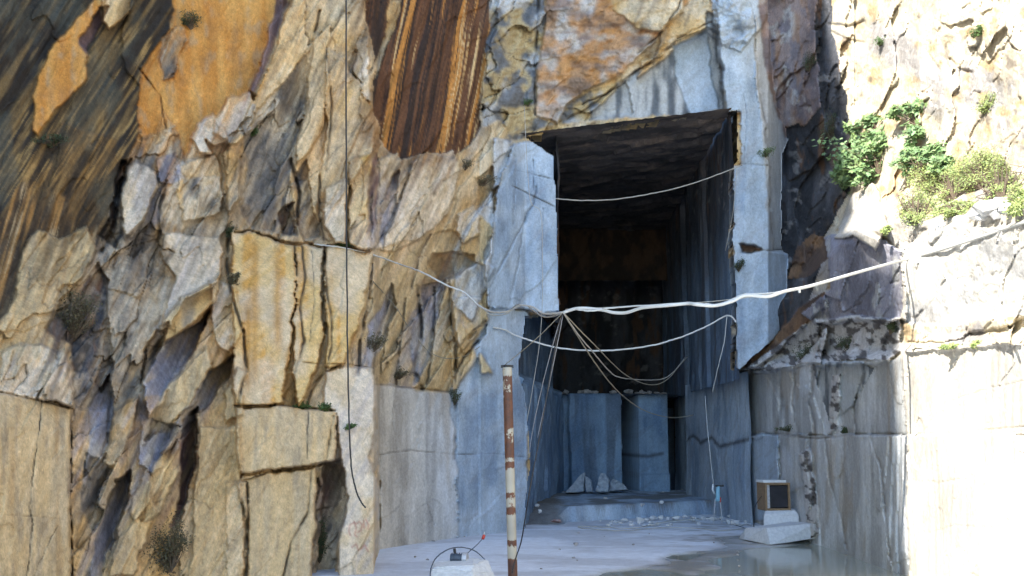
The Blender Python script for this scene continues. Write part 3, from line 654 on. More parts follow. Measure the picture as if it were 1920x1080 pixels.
cracksB = [
 ([(1362,818),(1430,812),(1530,822),(1600,815),(1700,815)], 3, .12, .7), ([(1404,702),(1408,760),(1400,815)], 2, .05, .4), ([(1460,695),(1466,760),(1455,812)], 5, .2, .8),
 ([(1490,700),(1486,760),(1495,812)], 4, .15, .6), ([(1524,684),(1520,760),(1528,815)], 5, .2, .8), ([(1620,700),(1600,760),(1606,812)], 3, .1, .6),
 ([(1460,815),(1464,860),(1462,900)], 2.5, .1, .8), ([(1548,820),(1556,900),(1580,980),(1588,1030)], 3, .1, .6), ([(1632,820),(1652,880),(1660,960),(1670,1050)], 3, .1, .6),
 ([(1572,905),(1586,860),(1592,820)], 2, .04, .4), ([(1700,850),(1730,810),(1760,770),(1800,745),(1850,730),(1920,714)], 1.5, .04, .35), ([(1862,726),(1860,745)], 2, .05, .5),
 ([(1520,815),(1515,870),(1530,960),(1530,1015)], 5, .22, .5), ([(1690,480),(1680,560),(1700,640)], 3, .1, .4),
 ([(1712,900),(1760,905),(1810,898)], 1.6, .03, .3), ([(1740,1000),(1790,985),(1860,990),(1920,970)], 1.6, .03, .3), ([(1800,760),(1812,860),(1806,960),(1815,1060)], 1.6, .03, .25), ([(1702,816),(1790,812),(1920,800)], 2.2, .06, .35),
 ([(1780,110),(1800,130),(1820,135)], 4, .2, .7), ([(1740,100),(1760,130)], 4, .15, .6), ([(1555,45),(1590,50),(1620,40)], 4, .15, .7), ([(1560,60),(1590,75),(1620,80)], 3, .1, .5),
]
cwb = 5 * (fbm(XB / 12, YB_ / 12, 700, 3) - .5)
for pl, wd, dp, dk in cracksB:
    d = dline(XB + cwb, YB_ + cwb * .6, pl, 30)
    k = np.exp(-(d / (wd * .75)) ** 2) * (.4 + .6 * sst(.3, .6, fbm(XB / 25, YB_ / 25, 706, 3))) * np.where(XB > 1700, .6, .8); DB2 += dp * k; colB = lerp(colB, c3(.10, .085, .07), k * dk)
PB = P3(XB, YB_, DB2)
xcB = (XB[:-1, :-1] + XB[1:, 1:]) / 2; ycB = (YB_[:-1, :-1] + YB_[1:, 1:]) / 2
jxB = xcB + 5 * (fbm(xcB / 12, ycB / 20, 710, 4) - .5)
edge = np.interp(ycB, [-1000, 0, 300, 600, 690, 700, 760, 815, 900, 975, 1500], [1395, 1395, 1400, 1380, 1372, 1361, 1375, 1386, 1383, 1380, 1376])
keepB = jxB > edge
natural = keepB & (ycB < np.interp(xcB, [1360, 1520, 1680, 1700, 1920, 2400, 3300], [700, 682, 672, 655, 640, 600, 500]))
sawn = keepB & ~natural
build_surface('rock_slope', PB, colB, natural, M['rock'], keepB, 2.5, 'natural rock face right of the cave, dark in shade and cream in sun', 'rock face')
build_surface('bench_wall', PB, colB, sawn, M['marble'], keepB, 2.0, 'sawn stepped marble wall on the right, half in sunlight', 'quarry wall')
def surfB(px, py, lift=0.0):
    i = int(np.argmin(np.abs(bx - px))); j = int(np.argmin(np.abs(by - py)))
    return W(px, py, float(DB2[j, i]) - lift)

# right wall carried on towards and behind the viewer (it throws sunlight back on the cliff)
def world_sheet(name, p0, p1, z0, z1, ns, nz, kind, amp, m, label, cat, normal, fs=1.0, seed=800, zfun=None, colmul=1.0):
    s = np.linspace(0, 1, ns); z = np.linspace(z0, z1, nz); S, Zz = np.meshgrid(s, z)
    L = math.hypot(p1[0] - p0[0], p1[1] - p0[1])
    U = S * L * 85; V = -Zz * 85
    hh, e, ra, rb = facets(U + seed, V, 80, 140, 70, seed, .5, .5, .4)
    d = amp * (hh + (fbm(U / 60, V / 80, seed + 3, 5) - .5))
    if zfun is not None: d = d + zfun(S, Zz)
    x = p0[0] + (p1[0] - p0[0]) * S + normal[0] * d; y = p0[1] + (p1[1] - p0[1]) * S + normal[1] * d
    P = np.stack([x, y, Zz + np.zeros_like(x)], -1)
    cc_ = zone_color(kind, U + seed * 3, V, None) * colmul
    keep_ = np.ones((nz - 1, ns - 1), bool)
    return build_surface(name, P, cc_, keep_, m, None, 0, label, cat)
world_sheet('bench_wall', (5.2, 8.0), (6.0, -14), -.3, 13, 110, 90, 'SW', .5, M['rock'], 'sunlit quarry wall running back past the viewer', 'quarry wall', (-1, 0), seed=820)

# added unseen slab left of frame, its edge shaped to throw the big shadow
tan_el = math.tan(SUN_EL)
bound = [(1712,1110),(1705,1070),(1698,1000),(1692,930),(1688,850),(1690,815),(1682,760),(1684,700),(1682,640),(1684,560),(1676,492),(1640,462),(1585,430),(1600,380),(1600,330),(1590,250),(1575,170),(1560,100),(1550,40),(1545,0),(1540,-90)]
ed = []
for (px, py) in bound:
    p = surfB(px, py)
    t = (p.x + 9.5) / SDX
    ed.append((p.y - t * SDY, p.z + t * tan_el))
ed2 = [(ed[0][0] - .3, -1.0), (ed[0][0] - .2, ed[0][1] - 3)] + ed
ed2.append((ed[-1][0] + .3, 34))
def shadow_caster():
    pts = []
    for (a, b) in zip(ed2[:-1], ed2[1:]):
        n = max(1, int(math.dist(a, b) / .35))
        for k in range(n):
            t = k / n; pts.append((a[0] + (b[0] - a[0]) * t, a[1] + (b[1] - a[1]) * t))
    pts.append(ed2[-1])
    rnd = random.Random(3); V = []; Fc = []
    for (y, z) in pts:
        j = rnd.uniform(-.07, .07)
        V += [(-9.5, y + j, z), (-13, y + j + rnd.uniform(-.5, .5), z), (-9.5 + rnd.uniform(-.1, .1), 16.0, z), (-13, 16.0, z)]
    for k in range(len(pts) - 1):
        a = 4 * k; b = a + 4
        Fc += [(a, b, b + 2, a + 2), (a, a + 1, b + 1, b), (a + 1, a + 3, b + 3, b + 1), (a + 2, b + 2, b + 3, a + 3)]
    n = 4 * (len(pts) - 1)
    Fc += [(n, n + 1, n + 3, n + 2), (0, 2, 3, 1)]
    o = mesh_obj('cliff', V, Fc, M['rock'], None, False, np.tile(c3(.45, .38, .27), (len(V), 1)))
    tag(o, 'unseen tall slab added beside the viewer to cast the big shadow', 'cliff', None, 'structure')
shadow_caster()

# ================================================================== INSIDE THE CAVE
def cave_wall(name, p0, p1, z0, z1, kind, amp, normal, label, seed, fun=None, colfun=None, step=.04, m='marble', mul=1.0):
    L = math.hypot(p1[0] - p0[0], p1[1] - p0[1]); ns = int(L / step) + 2; nz = int((z1 - z0) / step) + 2
    s = np.linspace(0, L, ns); z = np.linspace(z0, z1, nz); S, Zz = np.meshgrid(s, z)
    U = S * 75; V = -Zz * 75
    hh, e, ra, rb = facets(U + seed * 7, V, 82, 120, 50, seed, .35, .3, .3)
    d = amp * (hh + 1.2 * (fbm(U / 50, V / 80, seed + 3, 5) - .5)) + .02 * (fbm(U / 8, V / 12, seed + 4, 4) - .5)
    bx_ = p0[0] + (p1[0] - p0[0]) * S / L; by_ = p0[1] + (p1[1] - p0[1]) * S / L
    if fun is not None: d = d + fun(bx_, by_, Zz, S)
    P = np.stack([bx_ + normal[0] * d, by_ + normal[1] * d, Zz + np.zeros_like(S)], -1)
    cc_ = zone_color(kind, U + seed * 3, V, None) * mul  # mul lowers the stone colour to deepen the cave's shade
    if colfun is not None: cc_ = colfun(cc_, bx_, by_, Zz, S, U, V)
    return build_surface(name, P, cc_, np.ones((nz - 1, ns - 1), bool), M[m], None, 0, label, 'cave wall')
def line_dark(c, U, V, pl, wd, dk=.8):
    k = np.exp(-(dline(U, V, pl, 40) / wd) ** 2); return lerp(c, c3(.05, .045, .04), k * dk)
def cf_left(c, x, y, z, S, U, V):
    t = sst(3.3, 4.1, z + .5 * fbm(U / 40, V / 40, 5, 3) + .12 * (x - 1) ) * sst(2.6, .6, S)
    c = lerp(c, zone_color('BR', U, V, None) * .8, t * .9)
    return c * c3(.54, .64, .74) * (1 - .25 * sst(3.0, 3.2, z))[..., None]  # marble darkened and blued, cave shade put into its colour
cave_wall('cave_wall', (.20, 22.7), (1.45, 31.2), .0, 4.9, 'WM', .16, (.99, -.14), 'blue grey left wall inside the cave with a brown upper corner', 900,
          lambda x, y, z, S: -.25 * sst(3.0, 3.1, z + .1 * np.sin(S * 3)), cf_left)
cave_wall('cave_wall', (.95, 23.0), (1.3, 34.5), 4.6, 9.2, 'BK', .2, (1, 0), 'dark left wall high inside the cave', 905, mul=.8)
def f_rl(x, y, z, S):
    d = np.where(z > 1.75 + .10 * np.sin(S * 4), 0, .07) + .05 * np.sin(z * 3 + S)
    return d * .35
def cf_rl(c, x, y, z, S, U, V):
    c = line_dark(c, U, V, [(-20, -128), (60, -140), (120, -126), (200, -136), (260, -120), (420, -132)], 4, .8)
    return c
cave_wall('cave_wall', (4.60, 29.2), (5.05, 23.4), -.1, 3.2, 'WM', .035, (-1, -.08), 'pale blue block wall low on the right side of the cave', 910, f_rl, cf_rl)
cave_wall('cave_wall', (4.60, 29.2), (6.0, 29.4), -.1, 3.2, 'WM', .05, (0, 1), 'back end of the right block wall', 912)
def f_ru(x, y, z, S):
    d = .35 * sst(2.6, 2.45, S) - .35 * sst(5.0, 5.1, S) + .25 * sst(5.9, 6.0, S) * sst(6.6, 6.5, S)
    return -.12 * np.where((S > 4.3) & (S < 5.2), 1, 0) + .08 * np.where((S > 6) & (S < 8.3), 1, 0)
def cf_ru(c, x, y, z, S, U, V):
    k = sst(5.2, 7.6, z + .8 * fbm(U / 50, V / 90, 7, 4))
    c = lerp(c * c3(.42, .48, .56), zone_color('BK', U, V, None) * .8, k * .9)  # colour lowered and blackened upwards as shade under the ceiling
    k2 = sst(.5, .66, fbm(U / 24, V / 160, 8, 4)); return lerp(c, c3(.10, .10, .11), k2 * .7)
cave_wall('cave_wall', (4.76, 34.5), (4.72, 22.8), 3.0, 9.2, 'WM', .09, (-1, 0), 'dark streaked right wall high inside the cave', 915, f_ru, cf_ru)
cave_wall('cave_wall', (5.05, 34.5), (5.05, 29.2), -.1, 3.2, 'WM', .08, (-1, 0), 'deep shaded wall behind the right block', 917)
def f_bk(x, y, z, S):
    d = -5.0 * np.where((x > 3.08 + .012 * np.sin(z * 5)) & (x < 3.55), 1, 0) - 5.0 * np.where(x > 4.42, 1, 0)
    d += -.25 * np.where(x >= 3.55, 1, 0) - .35 * np.where(x < 1.62 + .03 * np.sin(z * 2), 1, 0) + .25 * np.where((x > 3.65) & (x < 4.42) & (z < .82), 1, 0)
    return d + .10 * np.where((x > 1.62) & (x < 3.08) & (z < .95 + .1 * np.sin(x * 4)), 1, 0)
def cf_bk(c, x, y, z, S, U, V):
    c = c * c3(.52, .64, .76)  # back blocks tinted dark blue for the shade they stand in
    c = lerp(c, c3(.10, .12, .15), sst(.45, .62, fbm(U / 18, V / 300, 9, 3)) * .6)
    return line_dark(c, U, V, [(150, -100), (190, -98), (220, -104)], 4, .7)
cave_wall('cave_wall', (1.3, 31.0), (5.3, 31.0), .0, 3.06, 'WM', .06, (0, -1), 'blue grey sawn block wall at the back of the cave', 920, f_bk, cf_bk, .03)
cave_wall('cave_wall', (0.5, 35.6), (5.6, 35.6), 2.8, 9.6, 'BK', .35, (0, -1), 'black recess wall above the back blocks', 925, None, mul=.4)  # colour cut down so the recess looks like a dark void
cave_wall('cave_wall', (1.0, 33.2), (5.3, 33.2), 6.6, 9.2, 'BR', .15, (0, -1), 'hanging brown slab deep in the cave', 930, mul=.16)  # brown lowered strongly, deep shade painted into the slab
def hsheet(name, xs_, ys_, zf, cf, m, label, cat, seed=0, flip=False, kind='structure', wet=None, smooth=True):
    Xh, Yh = np.meshgrid(xs_, ys_); Zh = zf(Xh, Yh)
    P = np.stack([Xh, Yh, Zh], -1); c = cf(Xh, Yh, Zh)
    if not flip: P = P[::-1]; c = c[::-1]
    o = build_surface(name, P, c, np.ones((P.shape[0] - 1, P.shape[1] - 1), bool), m, None, 0, label, cat, smooth)
    o['kind'] = kind
    if wet is not None:
        w_ = wet(Xh, Yh)
        if not flip: w_ = w_[::-1]
        a = o.data.attributes.new('Wet', 'FLOAT', 'POINT'); a.data.foreach_set('value', w_.ravel().astype(np.float32))
    return o
for a_, b_, n_ in (((-.3, 22.95), (-.3, 37), (1, 0)), ((6.2, 25.9), (6.2, 37), (-1, 0)), ((-.4, 36.8), (6.3, 36.8), (0, -1))):
    cave_wall('rock_mass', a_, b_, -.3, 9.5, 'BK', .05, n_, 'solid rock around the cave', 933, None, None, .4)
# ceiling: its front edge rises to the right, as in the photo
eA, eB = W(985, 254, 22.75), W(1386, 206, 22.75)
def zc(x, y):
    t = (x - eA.x) / (eB.x - eA.x); zf_ = eA.z + (eB.z - eA.z) * t
    b = np.clip((y - 22.7) / 10, 0, 1)
    hh, e, a_, b_ = facets(x * 60, y * 60, 20, 120, 50, 940, .22, .2, .4)
    return zf_ * (1 - b) + 8.15 * b + sst(0, .5, y - 22.7) * (hh * .5 + .12 * (fbm(x * 1.5, y * 2, 941, 4) - .5)) + .02 + .04 * (fbm(x * 12, y * 12, 942, 3) - .5)
def cc(x, y, z):
    c = lerp(np.zeros(x.shape + (3,)) + c3(.17, .15, .14), c3(.085, .08, .08), sst(.4, .6, fbm(x * 1.5, y * 3, 943, 5)))
    c = lerp(c, c3(.34, .27, .22), sst(.56, .7, fbm(x * 1.2, y * 4, 944, 4)) * .6)
    return c * (1 - .5 * sst(24.5, 28, y))[..., None]  # colour falls off towards the back, painting in the cave's gloom
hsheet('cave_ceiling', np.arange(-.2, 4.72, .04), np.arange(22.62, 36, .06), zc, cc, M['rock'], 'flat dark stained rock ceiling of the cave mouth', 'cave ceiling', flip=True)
hsheet('cave_roof', np.arange(-.4, 6.2, .5), np.arange(25.6, 37, .5), lambda x, y: np.full(x.shape, 9.3), lambda x, y, z: np.zeros(x.shape + (3,)) + .1, M['rock'], 'solid rock above the cave ceiling', 'rock')
hsheet('cave_ledge', np.arange(.9, 5.4, .06), np.arange(30.98, 36, .08), lambda x, y: 3.02 + .05 * fbm(x * 4, y * 4, 947, 4), lambda x, y, z: zone_color('WM', x * 60, y * 60, None) * .6, M['marble'], 'rock ledge on top of the back blocks', 'rock ledge')  # ledge marble darkened to match the painted cave shade

# ================================================================== THE FLOOR
def ground_mat():
    m, t, b = mat('marble_dust_floor')
    a = t.nodes.new('ShaderNodeAttribute'); a.attribute_name = 'Col'
    wn = t.nodes.new('ShaderNodeAttribute'); wn.attribute_name = 'Wet'
    n = noise_node(t, 6, 9, 0.65); n2 = noise_node(t, 60, 4, 0.6)
    r1 = ramp(t, n.outputs[0], [(0.3, (.84, .83, .82)), (0.7, (1.08, 1.08, 1.08))])
    r2 = ramp(t, n2.outputs[0], [(0.3, (.88, .88, .88)), (0.7, (1.06, 1.06, 1.06))])
    c = mixc(t, a.outputs['Color'], r1.outputs[0], 1.0, 'MULTIPLY'); c = mixc(t, c, r2.outputs[0], 1.0, 'MULTIPLY')
    t.links.new(c, b.inputs['Base Color'])
    mr = t.nodes.new('ShaderNodeMapRange'); mr.inputs['To Min'].default_value = .9; mr.inputs['To Max'].default_value = .22
    t.links.new(wn.outputs['Fac'], mr.inputs[0]); t.links.new(mr.outputs[0], b.inputs['Roughness'])
    bp = t.nodes.new('ShaderNodeBump'); bp.inputs['Strength'].default_value = .35; bp.inputs['Distance'].default_value = 0.01
    t.links.new(n2.outputs[0], bp.inputs['Height']); t.links.new(bp.outputs[0], b.inputs['Normal'])
    return m
M['ground'] = ground_mat()
WETP = [(1000,1086),(1150,1074),(1240,1050),(1300,1034),(1360,1022),(1330,1008),(1400,1000),(1540,1010),(1720,1075),(1760,1130),(900,1130)]
PUD = [[(1300,1078),(1345,1062),(1330,1048),(1385,1040),(1400,1028),(1460,1024),(1535,1014),(1600,1028),(1722,1078),(1760,1110),(1500,1100),(1400,1078)],
       [(1120,1074),(1150,1068),(1215,1064),(1262,1070),(1330,1084),(1300,1130),(1080,1130)], [(1240,1044),(1280,1036),(1330,1036),(1300,1048)]]
def pxy(x, y): return proj(x, y, np.zeros_like(x))
def wetf(x, y):
    px, py = pxy(x, np.maximum(y, 5)); wx_ = px + 60 * (fbm(x * 1.3, y * .9, 950, 4) - .5); wy_ = py + 10 * (fbm(x * 1.3, y * .9, 951, 4) - .5)
    w_ = inpoly(wx_, wy_, WETP).astype(float); return soften(w_, 6) * (y > 5)
def pudf(x, y):
    px, py = pxy(x, np.maximum(y, 5)); wx_ = px + 50 * (fbm(x * 2, y * 1.1, 952, 4) - .5); wy_ = py + 6 * (fbm(x * 2, y * 1.1, 953, 4) - .5)
    m = np.zeros(x.shape)
    for p_ in PUD: m = np.maximum(m, inpoly(wx_, wy_, p_))
    return soften(m * (y > 5), 5)
def zg(x, y):
    near = (np.abs(x) < 9) & (y > 5)
    return .03 * (fbm(x * .8, y * .8, 955, 5) - .5) + .012 * (fbm(x * 5, y * 5, 956, 3) - .5) - .045 * pudf(x, y)
def cg(x, y, z):
    px, py = pxy(x, np.maximum(y, 5))
    c = lerp(np.zeros(x.shape + (3,)) + c3(.70, .74, .80), c3(.54, .56, .60), sst(.42, .62, fbm(x * .7, y * 1.3, 957, 5)))
    wt = wetf(x, y); c = lerp(c, c3(.36, .34, .30), wt * (.55 + .45 * sst(.35, .6, fbm(x * 1.2, y * 2.2, 958, 4))))
    c = lerp(c, c3(.26, .26, .21), pudf(x, y) * .9)
    c = lerp(c, c3(.30, .29, .27), sst(.56, .64, fbm(x * 2.5, y * 5, 959, 4)) * sst(1180, 1330, px) * sst(1035, 1010, py) * .8)
    return c
gx = np.concatenate([np.linspace(-90, -6.1, 20), np.arange(-6, 6.4, .05), np.linspace(6.5, 90, 20)])
gy = np.concatenate([np.linspace(-90, 10.9, 30), np.arange(11, 27.5, .05), np.linspace(27.6, 90, 20)])
hsheet('ground', gx, gy, zg, cg, M['ground'], 'pale dusty quarry floor, dry and white at left, wet at right', 'ground', wet=wetf)
mw, tw, bw = mat('puddle_water'); bw.inputs['Base Color'].default_value = (.34, .34, .27, 1); bw.inputs['Roughness'].default_value = .1
bw.inputs['IOR'].default_value = 1.33; bw.inputs['Alpha'].default_value = 1
nw = noise_node(tw, 5, 3, .5); bpw = tw.nodes.new('ShaderNodeBump'); bpw.inputs['Strength'].default_value = .04; bpw.inputs['Distance'].default_value = .02
tw.links.new(nw.outputs[0], bpw.inputs['Height']); tw.links.new(bpw.outputs[0], bw.inputs['Normal'])
tag(mesh_obj('water', [(-.2, 11, -.022), (6.4, 11, -.022), (6.4, 19.5, -.022), (-.2, 19.5, -.022)], [(0, 1, 2, 3)], mw), 'shallow greenish puddle along the foot of the right wall', 'water', None, 'structure')
# raised floor of the cave
e0, e1_ = G(1040, 980), G(1300, 966)
def zp(x, y):
    d = (x - e0.x) * (e1_.y - e0.y) / (e1_.x - e0.x) + e0.y
    d = y - d - .10 * (fbm(x * 2.5, y * .0 + 3, 960, 4) - .5) - .45 * np.where(x > 4.15, 1, 0) * 0
    k = sst(0, .07, d)
    ramp_ = sst(-.1, 2.2, y - 22.9 - .2 * x)
    left = sst(1.25, 1.0, x + .15 * (fbm(x * 2, y * 2, 961, 3) - .5))
    k = k * (1 - left) + ramp_ * left
    return -.05 + .37 * k + .03 * (fbm(x * 2, y * 2, 962, 5) - .5) * k + .05 * fbm(x * 6, y * 6, 963, 4) * left + .06 * sst(25, 29, y) * fbm(x * 3, y * 3, 964, 4)
def cpf(x, y, z):
    c = zone_color('WM', x * 70, y * 40, None)
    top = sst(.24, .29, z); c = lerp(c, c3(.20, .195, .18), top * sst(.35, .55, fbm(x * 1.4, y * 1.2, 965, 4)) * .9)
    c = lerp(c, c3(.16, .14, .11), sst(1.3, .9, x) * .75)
    return c
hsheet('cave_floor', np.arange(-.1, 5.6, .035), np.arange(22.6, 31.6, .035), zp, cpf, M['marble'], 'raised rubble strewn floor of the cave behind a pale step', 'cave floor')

# ================================================================== HELPERS FOR LOOSE THINGS
def spline(pts, n=8):
    P = [Vector(p) for p in pts]; P = [P[0] * 2 - P[1]] + P + [P[-1] * 2 - P[-2]]; out = []
    for k in range(1, len(P) - 2):
        a, b, c, d = P[k - 1], P[k], P[k + 1], P[k + 2]
        for i in range(n):
            t = i / n; out.append(.5 * (2 * b + (c - a) * t + (2 * a - 5 * b + 4 * c - d) * t * t + (3 * b - a - 3 * c + d) * t ** 3))
    out.append(P[-2]); return out
def tube(pts, r, sides=6, r_end=None, close=True):
    V = []; Fc = []; n = len(pts)
    for k, p in enumerate(pts):
        d = (pts[min(k + 1, n - 1)] - pts[max(k - 1, 0)]); d = d.normalized() if d.length > 1e-9 else Vector((0, 0, 1))
        a = d.cross(Vector((0, 0, 1)) if abs(d.z) < .9 else Vector((1, 0, 0))).normalized(); b = d.cross(a)
        rr = r if r_end is None else r + (r_end - r) * k / (n - 1)
        for s in range(sides):
            an = 2 * math.pi * s / sides; V.append(p + a * (rr * math.cos(an)) + b * (rr * math.sin(an)))
    for k in range(n - 1):
        for s in range(sides):
            s2 = (s + 1) % sides; Fc.append((k * sides + s, k * sides + s2, (k + 1) * sides + s2, (k + 1) * sides + s))
    if close: Fc.append(tuple(range(sides - 1, -1, -1))); Fc.append(tuple((n - 1) * sides + s for s in range(sides)))
    return V, Fc
def join(*ms):
    V = []; Fc = []
    for v, f in ms:
        o = len(V); V += list(v); Fc += [tuple(i + o for i in q) for q in f]
    return V, Fc
def box(c, s, rz=0, M_=None):
    V = [Vector((a * s[0] / 2, b * s[1] / 2, d * s[2] / 2)) for a in (-1, 1) for b in (-1, 1) for d in (-1, 1)]
    m = M_ or Matrix.Rotation(rz, 3, 'Z'); V = [m @ v + Vector(c) for v in V]
    return V, [(0, 1, 3, 2), (4, 6, 7, 5), (0, 4, 5, 1), (2, 3, 7, 6), (0, 2, 6, 4), (1, 5, 7, 3)]
import bmesh
def hull(pts, bevel=.0, rough=0, seed=0, cuts=0):
    bm = bmesh.new()
    for p in pts: bm.verts.new(p)
    r = bmesh.ops.convex_hull(bm, input=bm.verts)
    bmesh.ops.delete(bm, geom=[v for v in bm.verts if not v.link_faces], context='VERTS')
    bmesh.ops.dissolve_limit(bm, angle_limit=.05, verts=bm.verts, edges=bm.edges)
    if bevel: bmesh.ops.bevel(bm, geom=list(bm.edges), offset=bevel, segments=1, affect='EDGES', clamp_overlap=True)
    if cuts:
        bmesh.ops.triangulate(bm, faces=bm.faces)
        bmesh.ops.subdivide_edges(bm, edges=list(bm.edges), cuts=cuts, use_grid_fill=True)
    if rough:
        rnd = random.Random(seed)
        for v in bm.verts: v.co += Vector((rnd.uniform(-1, 1), rnd.uniform(-1, 1), rnd.uniform(-1, 1))) * rough
    bm.verts.index_update(); V = [v.co.copy() for v in bm.verts]; Fc = [tuple(v.index for v in f.verts) for f in bm.faces]
    bm.free(); return V, Fc
M['stone'] = plain('broken_marble', (.60, .60, .59), .85, var=.15, scale=14, bump=.5)
M['stone_dark'] = plain('dull_stone', (.36, .34, .32), .85, var=.3, scale=14, bump=.5)
M['slab'] = plain('sawn_marble', (.62, .63, .63), .7, var=.1, scale=20, bump=.3, col2=(.50, .51, .52))
M['redstone'] = plain('rusty_red_rubble', (.34, .14, .10), .9, var=.3, scale=20, bump=.5, col2=(.45, .38, .35))
M['hose'] = plain('white_hose', (.66, .66, .62), .5, var=.08, scale=8, bump=.05)
M['greyhose'] = plain('dusty_hose', (.42, .40, .35), .6, var=.15, scale=8, bump=.05)
M['yellowrope'] = plain('tan_rope', (.30, .27, .20), .8, var=.2, scale=40, bump=.2)
M['black'] = plain('black_rubber', (.02, .02, .022), .5, var=.2, scale=20, bump=.05)
M['bluegrey'] = plain('dark_blue_paint', (.05, .07, .10), .45, var=.3, scale=20, bump=.1)
M['wood'] = plain('varnished_wood', (.26, .17, .09), .5, var=.2, scale=20, bump=.15)
M['glass'] = plain('dusty_screen_glass', (.035, .035, .04), .15, var=.2, scale=6, bump=.03)
M['metal'] = plain('galvanised_metal', (.55, .56, .58), .45, metal=.3, var=.2, scale=30)
M['plastic'] = plain('pale_blue_plastic', (.25, .5, .62), .4, var=.1, scale=30, bump=.02)
M['redplastic'] = plain('red_plastic', (.5, .05, .03), .4, var=.1, scale=30, bump=.02)
M['white'] = plain('white_plastic', (.7, .72, .72), .5, var=.08, scale=20, bump=.02)

# ------------------------------------------------------------------ rusty pole
pb = G(962, 1099); pt = W(951, 689, pb.y)
mp_, tp, bp_ = mat('flaking_paint_over_rust')
n = noise_node(tp, 7, 7, .7, 1, 1, .8); n2 = noise_node(tp, 1.3, 3, .6, .4, .4, 1.6)
ma = tp.nodes.new('ShaderNodeMath'); ma.operation = 'ADD'; tp.links.new(n.outputs[0], ma.inputs[0]); tp.links.new(n2.outputs[0], ma.inputs[1])
at = tp.nodes.new('ShaderNodeAttribute'); at.attribute_name = 'Rust'
mb = tp.nodes.new('ShaderNodeMath'); mb.operation = 'ADD'; tp.links.new(ma.outputs[0], mb.inputs[0]); tp.links.new(at.outputs['Fac'], mb.inputs[1])
rp = ramp(tp, mb.outputs[0], [(.0, (.60, .55, .42)), (1, (.1, .05, .04))])
rp.color_ramp.elements.remove(rp.color_ramp.elements[1]); rp.color_ramp.elements[0].position = 0
mr = tp.nodes.new('ShaderNodeMapRange'); mr.inputs['From Min'].default_value = 1.17; mr.inputs['From Max'].default_value = 1.22
tp.links.new(mb.outputs[0], mr.inputs[0])
rust = ramp(tp, n.outputs[0], [(.35, (.07, .035, .025)), (.65, (.20, .075, .035))])
paintc = ramp(tp, n2.outputs[0], [(.35, (.40, .36, .29)), (.65, (.54, .49, .37))])
tp.links.new(mixc(tp, paintc.outputs[0], rust.outputs[0], mr.outputs[0]), bp_.inputs['Base Color']); bp_.inputs['Roughness'].default_value = .6
root = empty('metal_pole', pb, 'leaning pole of flaking cream paint and rust standing before the cave', 'pole')
V, Fc = tube([pb.lerp(pt, t / 60) for t in range(61)], .057, 16)
V = [v for v in V]
shaft = part('shaft', V, Fc, mp_, root, True)
rv = []
for v in V:
    px, py = proj(v.x, v.y, v.z)
    g = lambda a, b, s=8: 1 / (1 + math.exp(-(py - a) / s * 2)) * 1 / (1 + math.exp((py - b) / s * 2))
    rv.append(.36 * g(745, 800, 10) + .22 * g(690, 745, 12) + .14 * g(800, 850, 12) + .36 * g(836, 858, 5) + .36 * g(866, 878, 3) + .35 * g(926, 932, 2) + .25 * g(948, 966, 4) + .35 * g(1012, 1024, 3) + .45 * g(1048, 1110, 5) + .32 * g(708, 714, 3) - .0)
a = shaft.data.attributes.new('Rust', 'FLOAT', 'POINT'); a.data.foreach_set('value', np.array(rv, np.float32))
part('crossbar', *box(pt + Vector((0, 0, .012)), (.155, .035, .035)), M['black'], root)
part('end_cap', *tube([pt, pt + Vector((0, 0, .03))], .05, 12), M['black'], root)

# ------------------------------------------------------------------ hoses, cables and ropes
def cable(name, label, pts, r, m, cat='cable', group=None, sides=6, n=8):
    """pts: (px, py, distance)"""
    P = [p if isinstance(p, Vector) else W(*p) for p in pts]
    rc = random.Random(int(P[0].x * 1000) + len(P)); Q = spline(P, n); r = r * (.65 if m is M['yellowrope'] else .85); j = r * .16
    Q = [Q[0]] + [q + Vector((rc.gauss(0, j), rc.gauss(0, j), rc.gauss(0, j))) for q in Q[1:-1]] + [Q[-1]]
    o = mesh_obj(name, *tube(Q, r, sides), m, None, True); return tag(o, label, cat, group)
def Sd(px, py, l=.06): return surf(px, py, l)
def Sb(px, py, l=.06): return surfB(px, py, l)
KN = W(1056, 586, 12.6)    # the knot where everything hangs together
root = empty('water_hose', W(1440, 555, 11.7), 'thick white hose rising from the cave mouth to the sunlit right wall', 'hose')
part('hose', *tube(spline([Sb(1925, 415), Sb(1880, 430), Sb(1840, 444), Sb(1760, 470), Sb(1700, 486), W(1672, 493, 14.3), W(1600, 513, 13.0), W(1520, 536, 12.2), W(1472, 546, 11.8), W(1440, 556, 11.6), W(1398, 554, 11.6), W(1372, 565, 11.6), W(1340, 573, 11.6), W(1305, 571, 11.6), W(1290, 569, 11.7), W(1248, 573, 11.8), W(1205, 577, 12.0), W(1175, 586, 12.2), W(1150, 586, 12.3), W(1128, 581, 12.4), W(1085, 578, 12.5), KN], 6), .018, 8), M['hose'], root, True)
part('stub', *tube([W(1498, 541, 12.0), W(1499, 549, 12.0)], .015, 8), M['hose'], root, True)
for (px, py) in ((1130, 581), (1200, 577), (1250, 573), (1290, 569), (1395, 554)): part('clip', *tube([W(px - 1.2, py, 11.8 + (1400 - px) / 400), W(px + 1.2, py, 11.8 + (1400 - px) / 400)], .026, 8), M['black'], root, True)
cable('thin_hose', 'thin white hose looping beside the thick hose below the right pier', [W(1500, 541, 12.0), W(1440, 550, 11.65), W(1395, 552, 11.7), W(1372, 562, 11.75), W(1345, 571, 11.8), W(1320, 570, 11.8), W(1292, 568, 11.8), W(1240, 571, 11.9), W(1150, 577, 12.3), W(1110, 583, 12.4), W(1080, 580, 12.5)], .011, M['hose'], 'hose')
